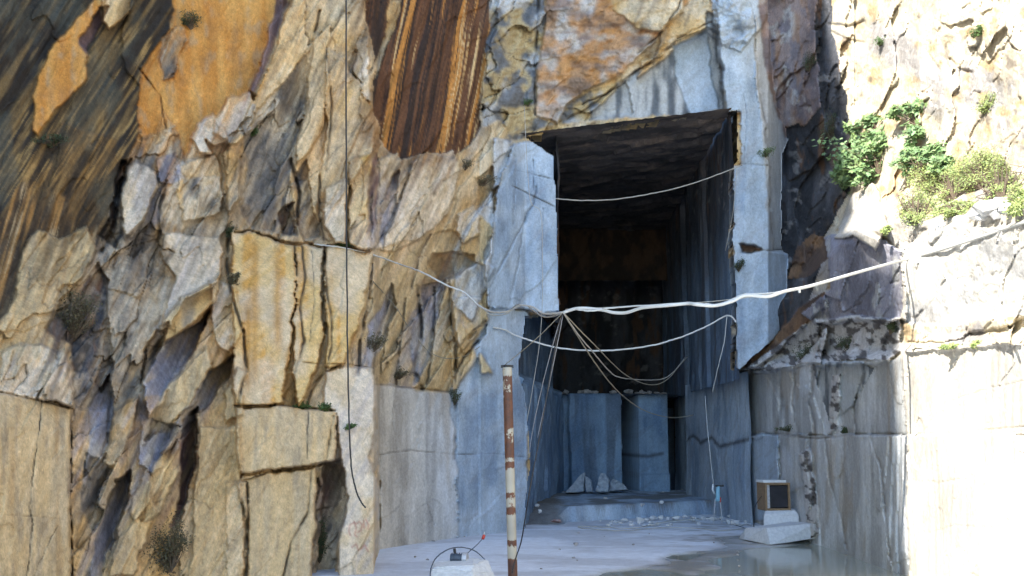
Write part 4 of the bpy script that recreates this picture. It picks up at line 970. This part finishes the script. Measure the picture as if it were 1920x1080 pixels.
cable('steel_wire', 'taut thin steel wire stretched above the thick white hose', [W(1690, 486, 14.9), W(1480, 543, 12.0), W(1300, 568, 12.2), W(1060, 580, 12.7)], .006, M['greyhose'], 'wire')
cable('cable', 'pale slack cable running from the golden block to the knot above the pole', [Sd(590, 458), Sd(640, 464), Sd(700, 478, .1), Sd(745, 494, .2), W(790, 510, 17.6), W(840, 536, 17.3), W(870, 548, 17.2), W(900, 574, 16.8), W(925, 585, 16.2), W(955, 583, 15.6), W(975, 573, 15.1), W(1000, 576, 14.6), W(1020, 588, 13.8), KN], .017, M['hose'])
cable('cable', 'second pale cable sagging under the overhanging pier block', [Sd(900, 572, .1), W(920, 590, 20.6), W(950, 588, 20.5), W(968, 572, 20.3), W(985, 572, 18), W(1002, 584, 16), W(1020, 594, 14.5), W(1040, 592, 13.3), KN], .013, M['greyhose'])
cable('cable', 'tan cable draped down the grey rock between the golden block and the pier', [Sd(700, 528), Sd(718, 548), Sd(745, 580), Sd(765, 612), Sd(790, 645), Sd(812, 664, .15), Sd(840, 672, .15), Sd(870, 668, .1), Sd(900, 650)], .012, M['yellowrope'])
cable('cable', 'long pale cable sagging low across the cave mouth from pier to pier', [Sd(925, 614), Sd(945, 618), W(965, 628, 21.7), W(1000, 640, 21.8), W(1035, 650, 21.9), W(1080, 656, 22), W(1130, 657.5, 22.2), W(1180, 654, 22.3), W(1230, 646, 22.4), W(1280, 631, 22.6), W(1320, 614, 22.8), W(1350, 598, 22.8), W(1362, 592, 22.7), W(1372, 594, 22.6), W(1380, 604, 22.5)], .021, M['hose'])
cable('cable', 'thin pale cable strung high under the cave ceiling', [W(1038, 372, 22.4), W(1090, 376, 22.6), W(1150, 374, 22.8), W(1200, 367, 22.9), W(1260, 355, 22.9), W(1320, 337, 22.8), W(1378, 315, 22.5), W(1392, 309, 22.4)], .016, M['greyhose'])
cable('rope', 'straight tan rope tied from the pole top up to the knot', [pt + Vector((-.04, 0, .02)), W(1000, 640, 12.9), KN], .007, M['yellowrope'], 'rope')
cable('cable', 'tan cable hanging in a deep curve from the knot to the right cave wall', [KN, W(1080, 625, 13.5), W(1110, 672, 15), W(1140, 713, 17), W(1170, 744, 19), W(1205, 768, 21), W(1240, 780, 23), W(1270, 783, 24.6), W(1300, 778, 25)], .014, M['yellowrope'])
cable('cable', 'dull cable hanging from the knot in a double loop above the back blocks', [KN, W(1088, 620, 13.5), W(1120, 652, 15), W(1150, 683, 17), W(1178, 706, 19), W(1210, 720, 21), W(1235, 720, 22), W(1255, 708, 23), W(1272, 688, 24), W(1290, 668, 25)], .012, M['yellowrope'])
cable('cable', 'faint cable hanging just above the double loop in the cave', [KN, W(1085, 628, 13.5), W(1115, 664, 15), W(1140, 693, 17), W(1160, 707, 18), W(1200, 712, 20.5), W(1240, 711, 22.5), W(1262, 698, 23.5), W(1285, 670, 24.5)], .010, M['greyhose'])
cable('rubber_hose', 'black rubber hose hanging from the knot down to the pole foot', [KN, W(1046, 620, 12.7), W(1036, 680, 12.8), W(1022, 760, 12.8), W(1006, 850, 12.8), W(993, 920, 12.8), W(985, 970, 12.9), W(978, 1012, 13.0), W(966, 1050, 13.05), W(960, 1075, 13.0)], .010, M['black'], 'hose')
cable('wire', 'pale thin wire falling beside the black hose in the cave mouth', [KN, W(1050, 620, 13), W(1030, 720, 14), W(1008, 820, 15)], .006, M['metal'], 'wire')
cable('wire', 'bluish thin wire falling from the knot left of the black hose', [KN, W(1044, 620, 13), W(1020, 710, 14), W(1000, 800, 15), W(992, 850, 16)], .006, M['metal'], 'wire')
cable('rope', 'grey rope hanging down the left pier from above the cave', [W(983, 200, 21.6), W(986, 262, 21.5), W(990, 330, 21.4), W(996, 380, 21.3), W(1014, 400, 21.3), W(1017, 480, 21.2), W(1017, 560, 21.2), W(1012, 640, 21.2), W(1000, 720, 21.2), W(988, 790, 21.2)], .009, M['greyhose'], 'rope')
cable('rope', 'pale rope hanging from the upper cable down the right cave wall', [W(1382, 314, 22.4), W(1374, 400, 22.6), W(1360, 470, 22.8)], .007, M['greyhose'], 'rope')
cable('rope', 'pale rope hanging from the low cable end to the right block wall', [W(1363, 594, 22.6), W(1358, 640, 22.7), W(1346, 690, 22.9), W(1336, 735, 23.2)], .009, M['hose'], 'rope')
cable('rope', 'thin cord dropping down the blue block wall to the tap', [W(1322, 742, 24.4), W(1328, 820, 24.1), W(1338, 910, 23.8)], .007, M['hose'], 'rope')
cable('black_cable', 'long black cable hanging straight down over the golden blocks and curling at its end', [W(649, -120, 13.0), W(649, 200, 13.0), W(650, 500, 13.0), W(653, 720, 13.0), W(656, 830, 13.0), W(660, 885, 13.0), W(668, 920, 13.0), W(678, 942, 13.0), W(686, 952, 13.0)], .012, M['black'])
cable('floor_hose', 'grey hose lying looped on the floor in front of the cave step', [G(1310, 972, .03), G(1250, 978, .03), G(1190, 990, .02), G(1120, 988, .02), G(1085, 987, .02), G(1100, 991, .02), G(1170, 995, .02), G(1230, 990, .02), G(1300, 990, .02), G(1350, 995, .02), G(1400, 990, .03)], .012, M['greyhose'], 'hose')
cable('floor_hose', 'thin pale hose curling over the rubble near the right wall', [G(1215, 984, .05), G(1280, 976, .04), G(1330, 973, .04), G(1360, 978, .03), G(1385, 985, .02), G(1400, 982, .02), G(1430, 992, .02)], .012, M['hose'], 'hose')
cable('cable', 'thin dark cable from the wooden box down to the floor', [W(1428, 930, 20.0), W(1416, 950, 20), G(1413, 990, .02), G(1405, 992, .02), G(1380, 985, .02)], .008, M['black'])

# ------------------------------------------------------------------ blocks and stones
sl_ = G(1445, 1022)
def slab():
    Y0 = sl_.y
    a = W(1445, 1022, Y0); b = G(1532, 1009); b = W(1532, 1009, Y0 + .5)
    c = W(1437, 990, Y0 + .15); d = W(1532, 981, Y0 + .55)
    e = W(1396, 1012, Y0 + .75); f = W(1398, 990, Y0 + .9); g = W(1480, 978, Y0 + 1.3); h_ = W(1520, 978, Y0 + 1.4); i = W(1520, 1000, Y0 + 1.4)
    o = mesh_obj('marble_block', *hull([a, b, c, d, e, f, g, h_, i, Vector((e.x, e.y + .5, 0))], .008, .004, 1, 3), M['slab'])
    tag(o, 'long tilted white marble block lying at the foot of the right wall', 'marble block')
slab()
Yb = 19.9
o = mesh_obj('marble_block', *hull([W(1432, 1000, Yb), W(1497, 1000, Yb + .1), W(1432, 966, Yb + .1), W(1436, 958, Yb + .25), W(1490, 957, Yb + .25), W(1498, 966, Yb + .2), W(1432, 990, Yb + .9), W(1497, 990, Yb + .9), W(1436, 953, Yb + .9), W(1492, 953, Yb + .9)], .015, .006, 2, 3), M['slab'])
tag(o, 'small rough marble block carrying the wooden box', 'marble block')
# box with a glass front on the block
def wood_box():
    c0 = W(1431, 958, Yb + .25); wdt = W(1479, 958, Yb + .3).x - c0.x; hh = W(1431, 906, Yb + .25).z - c0.z
    z0 = c0.z + .005; rz = R(8); Mx = Matrix.Rotation(rz, 3, 'Z')
    ctr = Vector((c0.x + wdt / 2 + .02, c0.y + .26, z0))
    root = empty('wooden_box', ctr, 'old wooden television-like box with dark glass front on a marble block', 'box')
    def bx_(o, s): return box(ctr + Mx @ Vector(o), s, rz, Mx)
    d = .42; t = .035
    part('case', *join(bx_((-wdt / 2 + t / 2, 0, hh / 2), (t, d, hh)), bx_((wdt / 2 - t / 2, 0, hh / 2), (t, d, hh)), bx_((0, 0, t / 2), (wdt - 2 * t - .002, d, t)), bx_((0, 0, hh - t / 2), (wdt - 2 * t - .002, d, t)), bx_((0, d / 2 - .01, hh / 2), (wdt - 2 * t - .004, .02, hh - 2 * t - .004))), M['wood'], root)
    part('screen', *bx_((.02, -d / 2 + .05, hh / 2), (wdt - .10, .02, hh - 2 * t - .03)), M['glass'], root)
    part('side_panel', *bx_((-wdt / 2 + .07, -d / 2 + .04, hh / 2), (.05, .015, hh - 2 * t - .006)), M['metal'], root)
    part('top_cover', *bx_((-.03, .03, hh + .022), (wdt * .92, d * .85, .04)), M['white'], root)
    part('base_strip', *bx_((0, 0, -.002), (wdt * .9, d * .9, .012)), M['black'], root)
wood_box()
# block with pump and hoops in the foreground
def pump_block():
    Y0 = 12.4
    tl, tr = W(812, 1054, Y0 + .35), W(890, 1046, Y0 + .45)
    pts = [W(806, 1072, Y0), W(885, 1072, Y0 - .05), tl, tr, W(886, 1060, Y0), W(815, 1063, Y0), W(914, 1050, Y0 + .4), W(926, 1076, Y0 + .25), W(926, 1076, Y0 + .7)]
    pts += [Vector((p.x, p.y, -.04)) for p in (pts[0], pts[1], pts[7], pts[8], W(806, 1072, Y0 + .8))] + [W(812, 1056, Y0 + .8)]
    o = mesh_obj('marble_block', *hull(pts, .012, .006, 5, 3), M['slab']); tag(o, 'white marble block at the bottom edge with a small pump on it', 'marble block')
    c = W(860, 1047, Y0 + .4)
    root = empty('pump', c - Vector((0, 0, .07)), 'small dark electric pump sitting on the foreground marble block', 'pump')
    part('motor', *join(tube([c + Vector((-.09, 0, 0)), c + Vector((.05, -.02, 0))], .055, 12), *[tube([c + Vector((-.08 + k * .028, -.001 * k, 0)), c + Vector((-.07 + k * .028, -.001 * k, 0))], .064, 12) for k in range(5)]), M['bluegrey'], root)
    part('impeller_housing', *tube([c + Vector((.05, -.02, .0)), c + Vector((.10, -.03, .0))], .07, 12), M['metal'], root)
    part('outlet', *tube([c + Vector((-.04, 0, .04)), c + Vector((-.05, 0, .11))], .016, 8), M['black'], root)
    part('foot', *box(c + Vector((0, 0, -.062)), (.17, .11, .02)), M['bluegrey'], root)
    cable('hoop', 'thin grey hose arched over the marble block with the pump', [W(806, 1092, 12.3), W(808, 1066, 12.4), W(818, 1046, 12.5), W(838, 1031, 12.6), W(862, 1026, 12.7), W(886, 1031, 12.8), W(904, 1044, 12.8), W(918, 1062, 12.8), W(926, 1085, 12.8)], .008, M['bluegrey'], 'hose')
    root = empty('power_cable', W(905, 1006, 13), 'thin cable with a red plug rising from the pump', 'cable')
    part('cord', *tube(spline([c + Vector((.08, 0, .03)), W(880, 1034, 12.8), W(894, 1022, 12.9), W(905, 1010, 13)], 6), .005, 6), M['bluegrey'], root, True)
    part('plug', *tube([W(905, 1011, 13), W(908, 1003, 13)], .018, 8), M['redplastic'], root, True)
    part('plug_pin', *tube([W(908, 1003, 13), W(908, 997, 13)], .008, 6), M['metal'], root, True)
pump_block()
# tap on the block wall
def tap():
    Y0 = 23.6; c = W(1345, 915, Y0)
    root = empty('tap', Vector((c.x, c.y, 0)), 'small tap stand with pale blue bottle before the blue block wall', 'tap')
    part('stand', *join(tube([Vector((c.x - .10, c.y, .0)), W(1341, 935, Y0)], .012, 6), tube([Vector((c.x + .08, c.y, .0)), W(1350, 935, Y0)], .012, 6)), M['metal'], root)
    part('bottle', *tube([W(1346, 940, Y0), W(1346, 936, Y0), W(1346, 920, Y0), W(1347, 915, Y0), W(1347, 912, Y0)], .05, 10, .035), M['plastic'], root, True)
    part('valve', *box(W(1349, 911, Y0), (.17, .05, .035)), M['black'], root)
    part('pipe', *tube([W(1337, 908, Y0), W(1336, 918, Y0), W(1340, 926, Y0)], .02, 6), M['white'], root, True)
    part('nozzle', *box(W(1350, 937, Y0), (.04, .04, .10)), M['redplastic'], root)
tap()
def stone(p, s, seed, m, label, group=None, name='stone', sink=.25):
    rnd = random.Random(seed); pts = []
    for k in range(16):
        v = Vector((rnd.gauss(0, 1), rnd.gauss(0, 1), rnd.gauss(0, 1))).normalized()
        pts.append(Vector((p[0] + v.x * s[0] * rnd.uniform(.75, 1), p[1] + v.y * s[1] * rnd.uniform(.75, 1), p[2] + s[2] * (1 - sink) + v.z * s[2] * rnd.uniform(.75, 1))))
    o = mesh_obj(name, *hull(pts, .0, .0, seed), m); return tag(o, label, 'stone', group)
stone(G(1079, 1024), (.06, .05, .04), 11, M['stone_dark'], 'single small dark stone alone on the pale floor')
stone(G(1040, 982), (.17, .14, .06), 12, M['redstone'], 'flat reddish stone lying before the dark end of the cave step')
stone(G(1200, 982), (.12, .12, .10), 13, M['stone'], 'white angular stone at the middle of the cave step')
for k, (px, py, s) in enumerate([(1145,983,.05),(1155,981,.06),(1164,983,.05),(1172,980,.09),(1184,982,.06),(1214,979,.08),(1226,976,.1),(1240,974,.08),(1252,977,.06),(1268,975,.09),(1285,972,.07),(1300,975,.08),(1318,973,.06),(1335,976,.07),(1352,974,.06),(1366,980,.08),(1372,972,.1),(1258,985,.05),(1232,986,.05),(1310,984,.05),(1378,984,.09)]):
    stone(G(px, py), (s * 1.2, s, s * .7), 30 + k, M['stone'], 'white rubble stone in the heap along the foot of the cave step', 'white rubble stones along the cave step')
# chunks at the back of the cave
M['chunk'] = plain('blue_grey_marble', (.42, .47, .52), .85, var=.2, scale=10, bump=.5, col2=(.26, .30, .35))
def chunk(pts, Y, th, label):
    o = mesh_obj('rock_chunk', *hull([W(x, y, Y) for x, y in pts] + [W(x + 2, y + 1, Y + th) for x, y in pts], .01, .018, len(pts), 3), M['chunk']); tag(o, label, 'rock chunk')
Yk = 29.0
chunk([(1060, 924), (1094, 921), (1095, 886), (1088, 892), (1077, 912)], Yk, .5, 'pale triangular rock chunk leaning left at the back of the cave')
chunk([(1100, 922), (1110, 921), (1108, 901), (1101, 895), (1096, 893)], Yk, .3, 'narrow cream rock chunk standing between the two larger ones')
chunk([(1117, 921), (1140, 922), (1141, 900), (1134, 888), (1126, 888), (1122, 900)], Yk, .5, 'pale upright rock chunk with a pointed top at the back of the cave')
chunk([(1142, 920), (1176, 918), (1168, 908), (1158, 902), (1149, 898), (1144, 908)], Yk + .9, .6, 'dull blue rock chunk right of the pointed one')
rnd = random.Random(15)
for k in range(26):
    px = rnd.uniform(1120, 1400); py = rnd.uniform(970, 990) if px > 1200 else rnd.uniform(976, 988); s = rnd.uniform(.02, .055)
    stone(G(px, py), (s * 1.4, s, s * .7), 240 + k, M['stone'], 'small white chip', 'white chips spilled in front of the cave step')
rnd = random.Random(5)
for k in range(16):
    x = rnd.uniform(1.5, 4.4); stone((x, 31.1 + rnd.uniform(0, .15), 3.04), (rnd.uniform(.06, .2), .1, rnd.uniform(.04, .1)), 100 + k, M['stone_dark'], 'dark stone lying along the ledge on the back blocks', 'stones along the cave ledge')
for k, (px, py) in enumerate([(1047, 927), (1056, 926), (1243, 927), (1277, 921), (1007, 951), (1012, 962), (1135, 938), (1240, 945), (1205, 950)]):
    p = G(px, py, .3); stone(p, (.07, .07, .05), 140 + k, M['stone'], 'small pale stone scattered on the raised cave floor', 'stones scattered on the cave floor')
rnd = random.Random(8)
for k in range(22):
    px, py = rnd.uniform(735, 1420), rnd.uniform(995, 1076); s = rnd.uniform(.012, .03)
    stone(G(px, py), (s * 1.3, s, s * .8), 170 + k, M['stone_dark'], 'tiny grey pebble scattered on the dusty floor', 'pebbles on the floor')
for k, (px, py, s) in enumerate([(1830, 408, .10), (1850, 400, .14), (1866, 396, .16), (1882, 388, .13), (1842, 414, .08), (1870, 408, .09), (1894, 398, .11)]):
    p = surfB(px, py, .1); stone(p, (s * 1.3, s, s * .8), 210 + k, M['stone'], 'bright broken stone heaped on the sunlit bench under the bushes', 'stones heaped on the sunlit bench', sink=.5)

# ------------------------------------------------------------------ plants
def leaf_mat(name, c1, c2):
    m, t, b = mat(name)
    a = t.nodes.new('ShaderNodeAttribute'); a.attribute_name = 'Col'
    n = noise_node(t, 25, 3); r = ramp(t, n.outputs[0], [(.3, c1), (.7, c2)])
    t.links.new(mixc(t, r.outputs[0], a.outputs['Color'], 1.0, 'MULTIPLY'), b.inputs['Base Color']); b.inputs['Roughness'].default_value = .55
    b.inputs['Subsurface Weight'].default_value = 0; return m
LM = {'fig': leaf_mat('fig_leaf', (.13, .23, .09), (.24, .36, .16)), 'grass': leaf_mat('yellow_green_leaf', (.20, .28, .08), (.36, .42, .17)),
      'dark': leaf_mat('dark_leaf', (.03, .05, .02), (.07, .09, .035)), 'dry': leaf_mat('dry_twig_leaf', (.07, .065, .035), (.14, .12, .06)), 'green': leaf_mat('fresh_leaf', (.06, .12, .03), (.10, .17, .05))}
M['stem'] = plain('bark', (.16, .12, .08), .9, var=.3, scale=30)
def plant(name, label, cat, base, blobs, n, size, lm, seed, lobes=False, droop=.3, group=None, narrow=.45, dens=0):
    """base: where it roots; blobs: (centre, radius xyz)"""
    rnd = random.Random(seed); base = Vector(base); root = empty(name, base, label, cat, group)
    V = []; Fc = []; Cc_ = []
    stems = []
    tips = []
    for (c, r) in blobs:
        c = Vector(c)
        for k in range(max(3, min(26, int(n / len(blobs) / 14)))):
            q = Vector((rnd.gauss(0, .45) * r[0], rnd.gauss(0, .45) * r[1], rnd.gauss(0, .45) * r[2])); tips.append((c + q, r))
            mid = base.lerp(c + q, .5) + Vector((rnd.uniform(-1, 1), rnd.uniform(-1, 1), rnd.uniform(0, 1))) * .12 * (c - base).length
            stems.append(tube(spline([base, mid, c + q], 3), .006 + size * .05, 4, .002, False))
    for k in range(n):
        t, r = tips[rnd.randrange(len(tips))]; sp_ = min(r) * .55
        p = t + Vector((rnd.gauss(0, 1), rnd.gauss(0, 1), rnd.gauss(0, 1))) * sp_ * .6
        nrm = Vector((rnd.gauss(0, .5) - .5, rnd.gauss(0, .5) - .6, .8 + rnd.gauss(0, .4))).normalized()
        d = Vector((rnd.gauss(0, 1), rnd.gauss(0, 1) - .4, rnd.gauss(0, .8) - droop)); d = (d - nrm * d.dot(nrm) * .8).normalized()
        sd = d.cross(nrm).normalized(); L = size * rnd.uniform(.6, 1.3); wd = L * narrow; up = sd.cross(d)
        o = len(V)
        if lobes:
            pts = [(0, 0), (.35, .5), (.25, .15)]
            out = [p, p + d * L * .25 + sd * wd * .55, p + d * L * .35 + sd * wd * .28, p + d * L * .7 + sd * wd * .75, p + d * L * .65 + sd * wd * .25, p + d * L * 1.1, p + d * L * .65 - sd * wd * .25, p + d * L * .7 - sd * wd * .75, p + d * L * .35 - sd * wd * .28, p + d * L * .25 - sd * wd * .55]
            cen = p + d * L * .5 + up * L * .08; V += out + [cen]; m_ = len(out)
            Fc += [(o + i, o + (i + 1) % m_, o + m_) for i in range(m_)]; cnt = m_ + 1
        else:
            V += [p, p + d * L * .5 + sd * wd * .5 + up * L * .06, p + d * L - up * L * .1, p + d * L * .5 - sd * wd * .5 + up * L * .06]; Fc.append((o, o + 1, o + 2)); Fc.append((o, o + 2, o + 3)); cnt = 4
        cv = rnd.uniform(.6, 1.35); Cc_ += [(cv * rnd.uniform(.9, 1.15), cv, cv * rnd.uniform(.8, 1.1))] * cnt
    f = mesh_obj('foliage', [v - base for v in V], Fc, LM[lm], root, False, np.array(Cc_))
    part('stem', *join(*stems), M['stem'], root)
    return root
def vr(px, Y): return px * Y / F           # metres for a size in photo pixels
def tuft(px, py, w_, h_, lm, seed, label, right=False, n=None, lift=.12, size=None, name='shrub', cat='shrub'):
    s = (surfB if right else surf)(px, py, lift); Y = s.y; rw = vr(w_, Y) / 2; rh = vr(h_, Y) / 2
    b = Vector((s.x, s.y + lift * .8, s.z - rh * .8))
    blobs = [(Vector((s.x, s.y, s.z)), (rw * .7, min(rw, .35) * .7, rh * .7)), (Vector((s.x - rw * .4, s.y, s.z - rh * .3)), (rw * .5, min(rw, .3) * .6, rh * .5)), (Vector((s.x + rw * .45, s.y, s.z + rh * .1)), (rw * .45, min(rw, .3) * .6, rh * .5))]
    return plant(name, label, cat, b, blobs, n or int(90 + w_ * h_ / 14), size or vr(5.5, Y), lm, seed)
TU = [ # px, py, w, h, leaf, label
 (355, 35, 52, 44, 'dark', 'dark green shrub near the top edge beside the orange rock'),
 (318, 1020, 74, 130, 'dry', 'tall dry grey-green shrub at the bottom left edge between shards'),
 (598, 1015, 30, 100, 'dark', 'narrow green shrub beside the outcrop with the red scrawl'),
 (132, 590, 100, 130, 'dry', 'broad dark dry shrub in the hollow above the lower left block'),
 (905, 336, 56, 30, 'dry', 'dark dry shrub just left of the cave pier top'),
 (872, 306, 34, 30, 'dry', 'small twiggy shrub under the striped slab'),
 (850, 742, 30, 46, 'dark', 'dark hanging shrub on the edge of the low sawn wall'),
 (565, 762, 44, 16, 'green', 'low green tuft on the left end of the ledge under the golden block'),
 (608, 762, 28, 18, 'green', 'low green tuft on the right end of the ledge under the golden block'),
 (650, 459, 60, 10, 'green', 'thin line of grass on top of the pale golden block'),
 (438, 518, 24, 40, 'dry', 'small dry shrub in the crack left of the golden block'),
 (432, 432, 18, 36, 'dark', 'small dark shrub on the corner above the golden block'),
 (476, 245, 20, 40, 'green', 'green sprig beside the white pointed rocks'),
 (95, 262, 70, 22, 'dark', 'dark moss-like shrub under the upper orange patch'),
 (700, 640, 50, 46, 'dry', 'dry twiggy shrub in the hollow right of the golden block'),
 (745, 700, 60, 30, 'dry', 'dry tuft above the low sawn wall'),
 (655, 798, 22, 14, 'green', 'tiny green tuft on the pale outcrop beside the black cable'),
 (1386, 495, 24, 34, 'dark', 'dark hanging plant on the inner edge of the right pier'),
 (1436, 284, 40, 26, 'green', 'green sprig growing on the right pier beside the ceiling corner'),
 (990, 190, 20, 20, 'green', 'small green sprig in the blocky rock above the left pier'),
 (668, 925, 8, 8, 'dry', None),
]
for k, t in enumerate(TU):
    if t[5]: tuft(*t[:5], 300 + k, t[5], n=int(250 + t[2] * t[3] / 5), size=.034)
TB = [
 (1512, 660, 56, 44, 'dark', 'dark shrub in the rubble above the right bench wall'),
 (1590, 640, 40, 30, 'dark', 'small dark shrub among white rubble near the shadow edge'),
 (1672, 610, 20, 40, 'dark', 'dark plant hanging at the shadow edge above the bench'),
 (1480, 802, 56, 16, 'dark', 'low dark tuft on the middle step of the right wall'),
 (1584, 806, 14, 20, 'dark', 'tiny dark tuft on the step near the shadow edge'),
 (1518, 110, 34, 60, 'dark', 'dark plant high in the shaded rock right of the pier'),
 (1560, 230, 44, 90, 'dark', 'dark plant on the shaded rock left of the fig'),
 (1652, 75, 36, 24, 'green', 'small green plant high on the sunlit rock'),
 (1830, 58, 26, 26, 'green', 'small green plant near the top right of the sunlit rock'),
 (1780, 648, 44, 14, 'grass', 'yellow-green tuft on the lower sunlit bench'),
 (1830, 645, 20, 18, 'grass', 'small yellow-green tuft right of the one on the lower bench'),
 (1660, 430, 24, 20, 'grass', 'small tuft on the white boulder under the fig'),
 (1850, 190, 50, 60, 'grass', 'sparse dry plant high on the sunlit rock above the bushes'),
]
for k, t in enumerate(TB): tuft(*t[:5], 340 + k, t[5], True, n=int(250 + t[2] * t[3] / 5), size=.034)
def figc(px, py, w_, h_, lift=.3):
    s = surfB(px, py, lift); return (s, (vr(w_, s.y) / 2, min(vr(w_, s.y) / 2, .3), vr(h_, s.y) / 2))
plant('fig_bush', 'large blue-green fig bush with lobed leaves overhanging the dark hollow', 'fig bush', surfB(1650, 330, .0), [figc(1605, 300, 80, 70), figc(1645, 270, 80, 60), figc(1630, 325, 80, 40), figc(1586, 322, 40, 40)], 1900, .095, 'fig', 401, True, narrow=.9)
plant('fig_bush', 'small fig sprig reaching left above the large fig bush', 'fig bush', surfB(1645, 245, .0), [figc(1600, 240, 36, 18), figc(1628, 226, 34, 20)], 330, .09, 'fig', 402, True, narrow=.9)
plant('fig_bush', 'fig sprig growing highest on the sunlit rock above the bushes', 'fig bush', surfB(1718, 235, .0), [figc(1690, 208, 40, 16), figc(1715, 202, 30, 18), figc(1712, 248, 44, 30)], 480, .09, 'fig', 403, True, narrow=.9)
plant('fig_bush', 'fig bush in the middle of the sunlit bench with shaded underside', 'fig bush', surfB(1750, 330, .0), [figc(1710, 300, 50, 40), figc(1750, 285, 50, 26), figc(1765, 305, 44, 30)], 1000, .09, 'fig', 404, True, narrow=.9)
BU = [((1745, 330, 60, 50), 'yellow-green bush just right of the middle fig'), ((1790, 345, 80, 60), 'bright yellow-green bush filling the centre of the bench'), ((1840, 320, 70, 70), 'tall yellow-green bush near the right end of the bench'),
      ((1880, 345, 40, 60), 'thin yellowish bush at the right end of the bench'), ((1720, 390, 50, 60), 'sparse bush hanging over the bench edge at its left end'), ((1790, 390, 70, 26), 'low bright bush along the bench edge'), ((1905, 375, 30, 50), 'grassy clump at the right edge of the photo')]
for k, ((px, py, w_, h_), lb) in enumerate(BU):
    plant('bush', lb, 'bush', surfB(px, py + h_ // 2, .0), [figc(px - w_ * .35, py + 4, w_ * .8, h_ * .8, .2), figc(px + w_ * .35, py - 3, w_ * .8, h_ * .8, .2), figc(px, py - h_ * .3, w_ * .7, h_ * .6, .2), figc(px, py + h_ * .3, w_ * 1.1, h_ * .5, .3)], int(1700 + w_ * h_ / 2), .034, 'grass', 420 + k)

# every stone of a scatter gets its own place in the row
NUM = ['first', 'second', 'third', 'fourth', 'fifth', 'sixth', 'seventh', 'eighth', 'ninth', 'tenth', 'eleventh', 'twelfth', 'thirteenth', 'fourteenth', 'fifteenth', 'sixteenth', 'seventeenth', 'eighteenth', 'nineteenth', 'twentieth', 'twenty-first', 'twenty-second', 'twenty-third', 'twenty-fourth']
NUM += ['twenty-fifth', 'twenty-sixth', 'twenty-seventh', 'twenty-eighth']
for grp, ph in (('white chips spilled in front of the cave step', 'small white chip from the left in front of the cave step'), ('white rubble stones along the cave step', 'white rubble stone from the left along the cave step'), ('stones heaped on the sunlit bench', 'bright broken stone from the left on the sunlit bench'),
                ('stones along the cave ledge', 'dark stone from the left on the ledge in the cave'), ('pebbles on the floor', 'tiny grey pebble from the left on the dusty floor'),
                ('stones scattered on the cave floor', 'small pale stone from the left on the raised cave floor')):
    L = [o for o in C.objects if o.get('group') == grp]
    def key(o):
        c = sum((v.co for v in o.data.vertices), Vector()) / len(o.data.vertices); return proj(c.x, c.y, c.z)[0]
    for k, o in enumerate(sorted(L, key=key)): o['label'] = NUM[k] + ' ' + ph
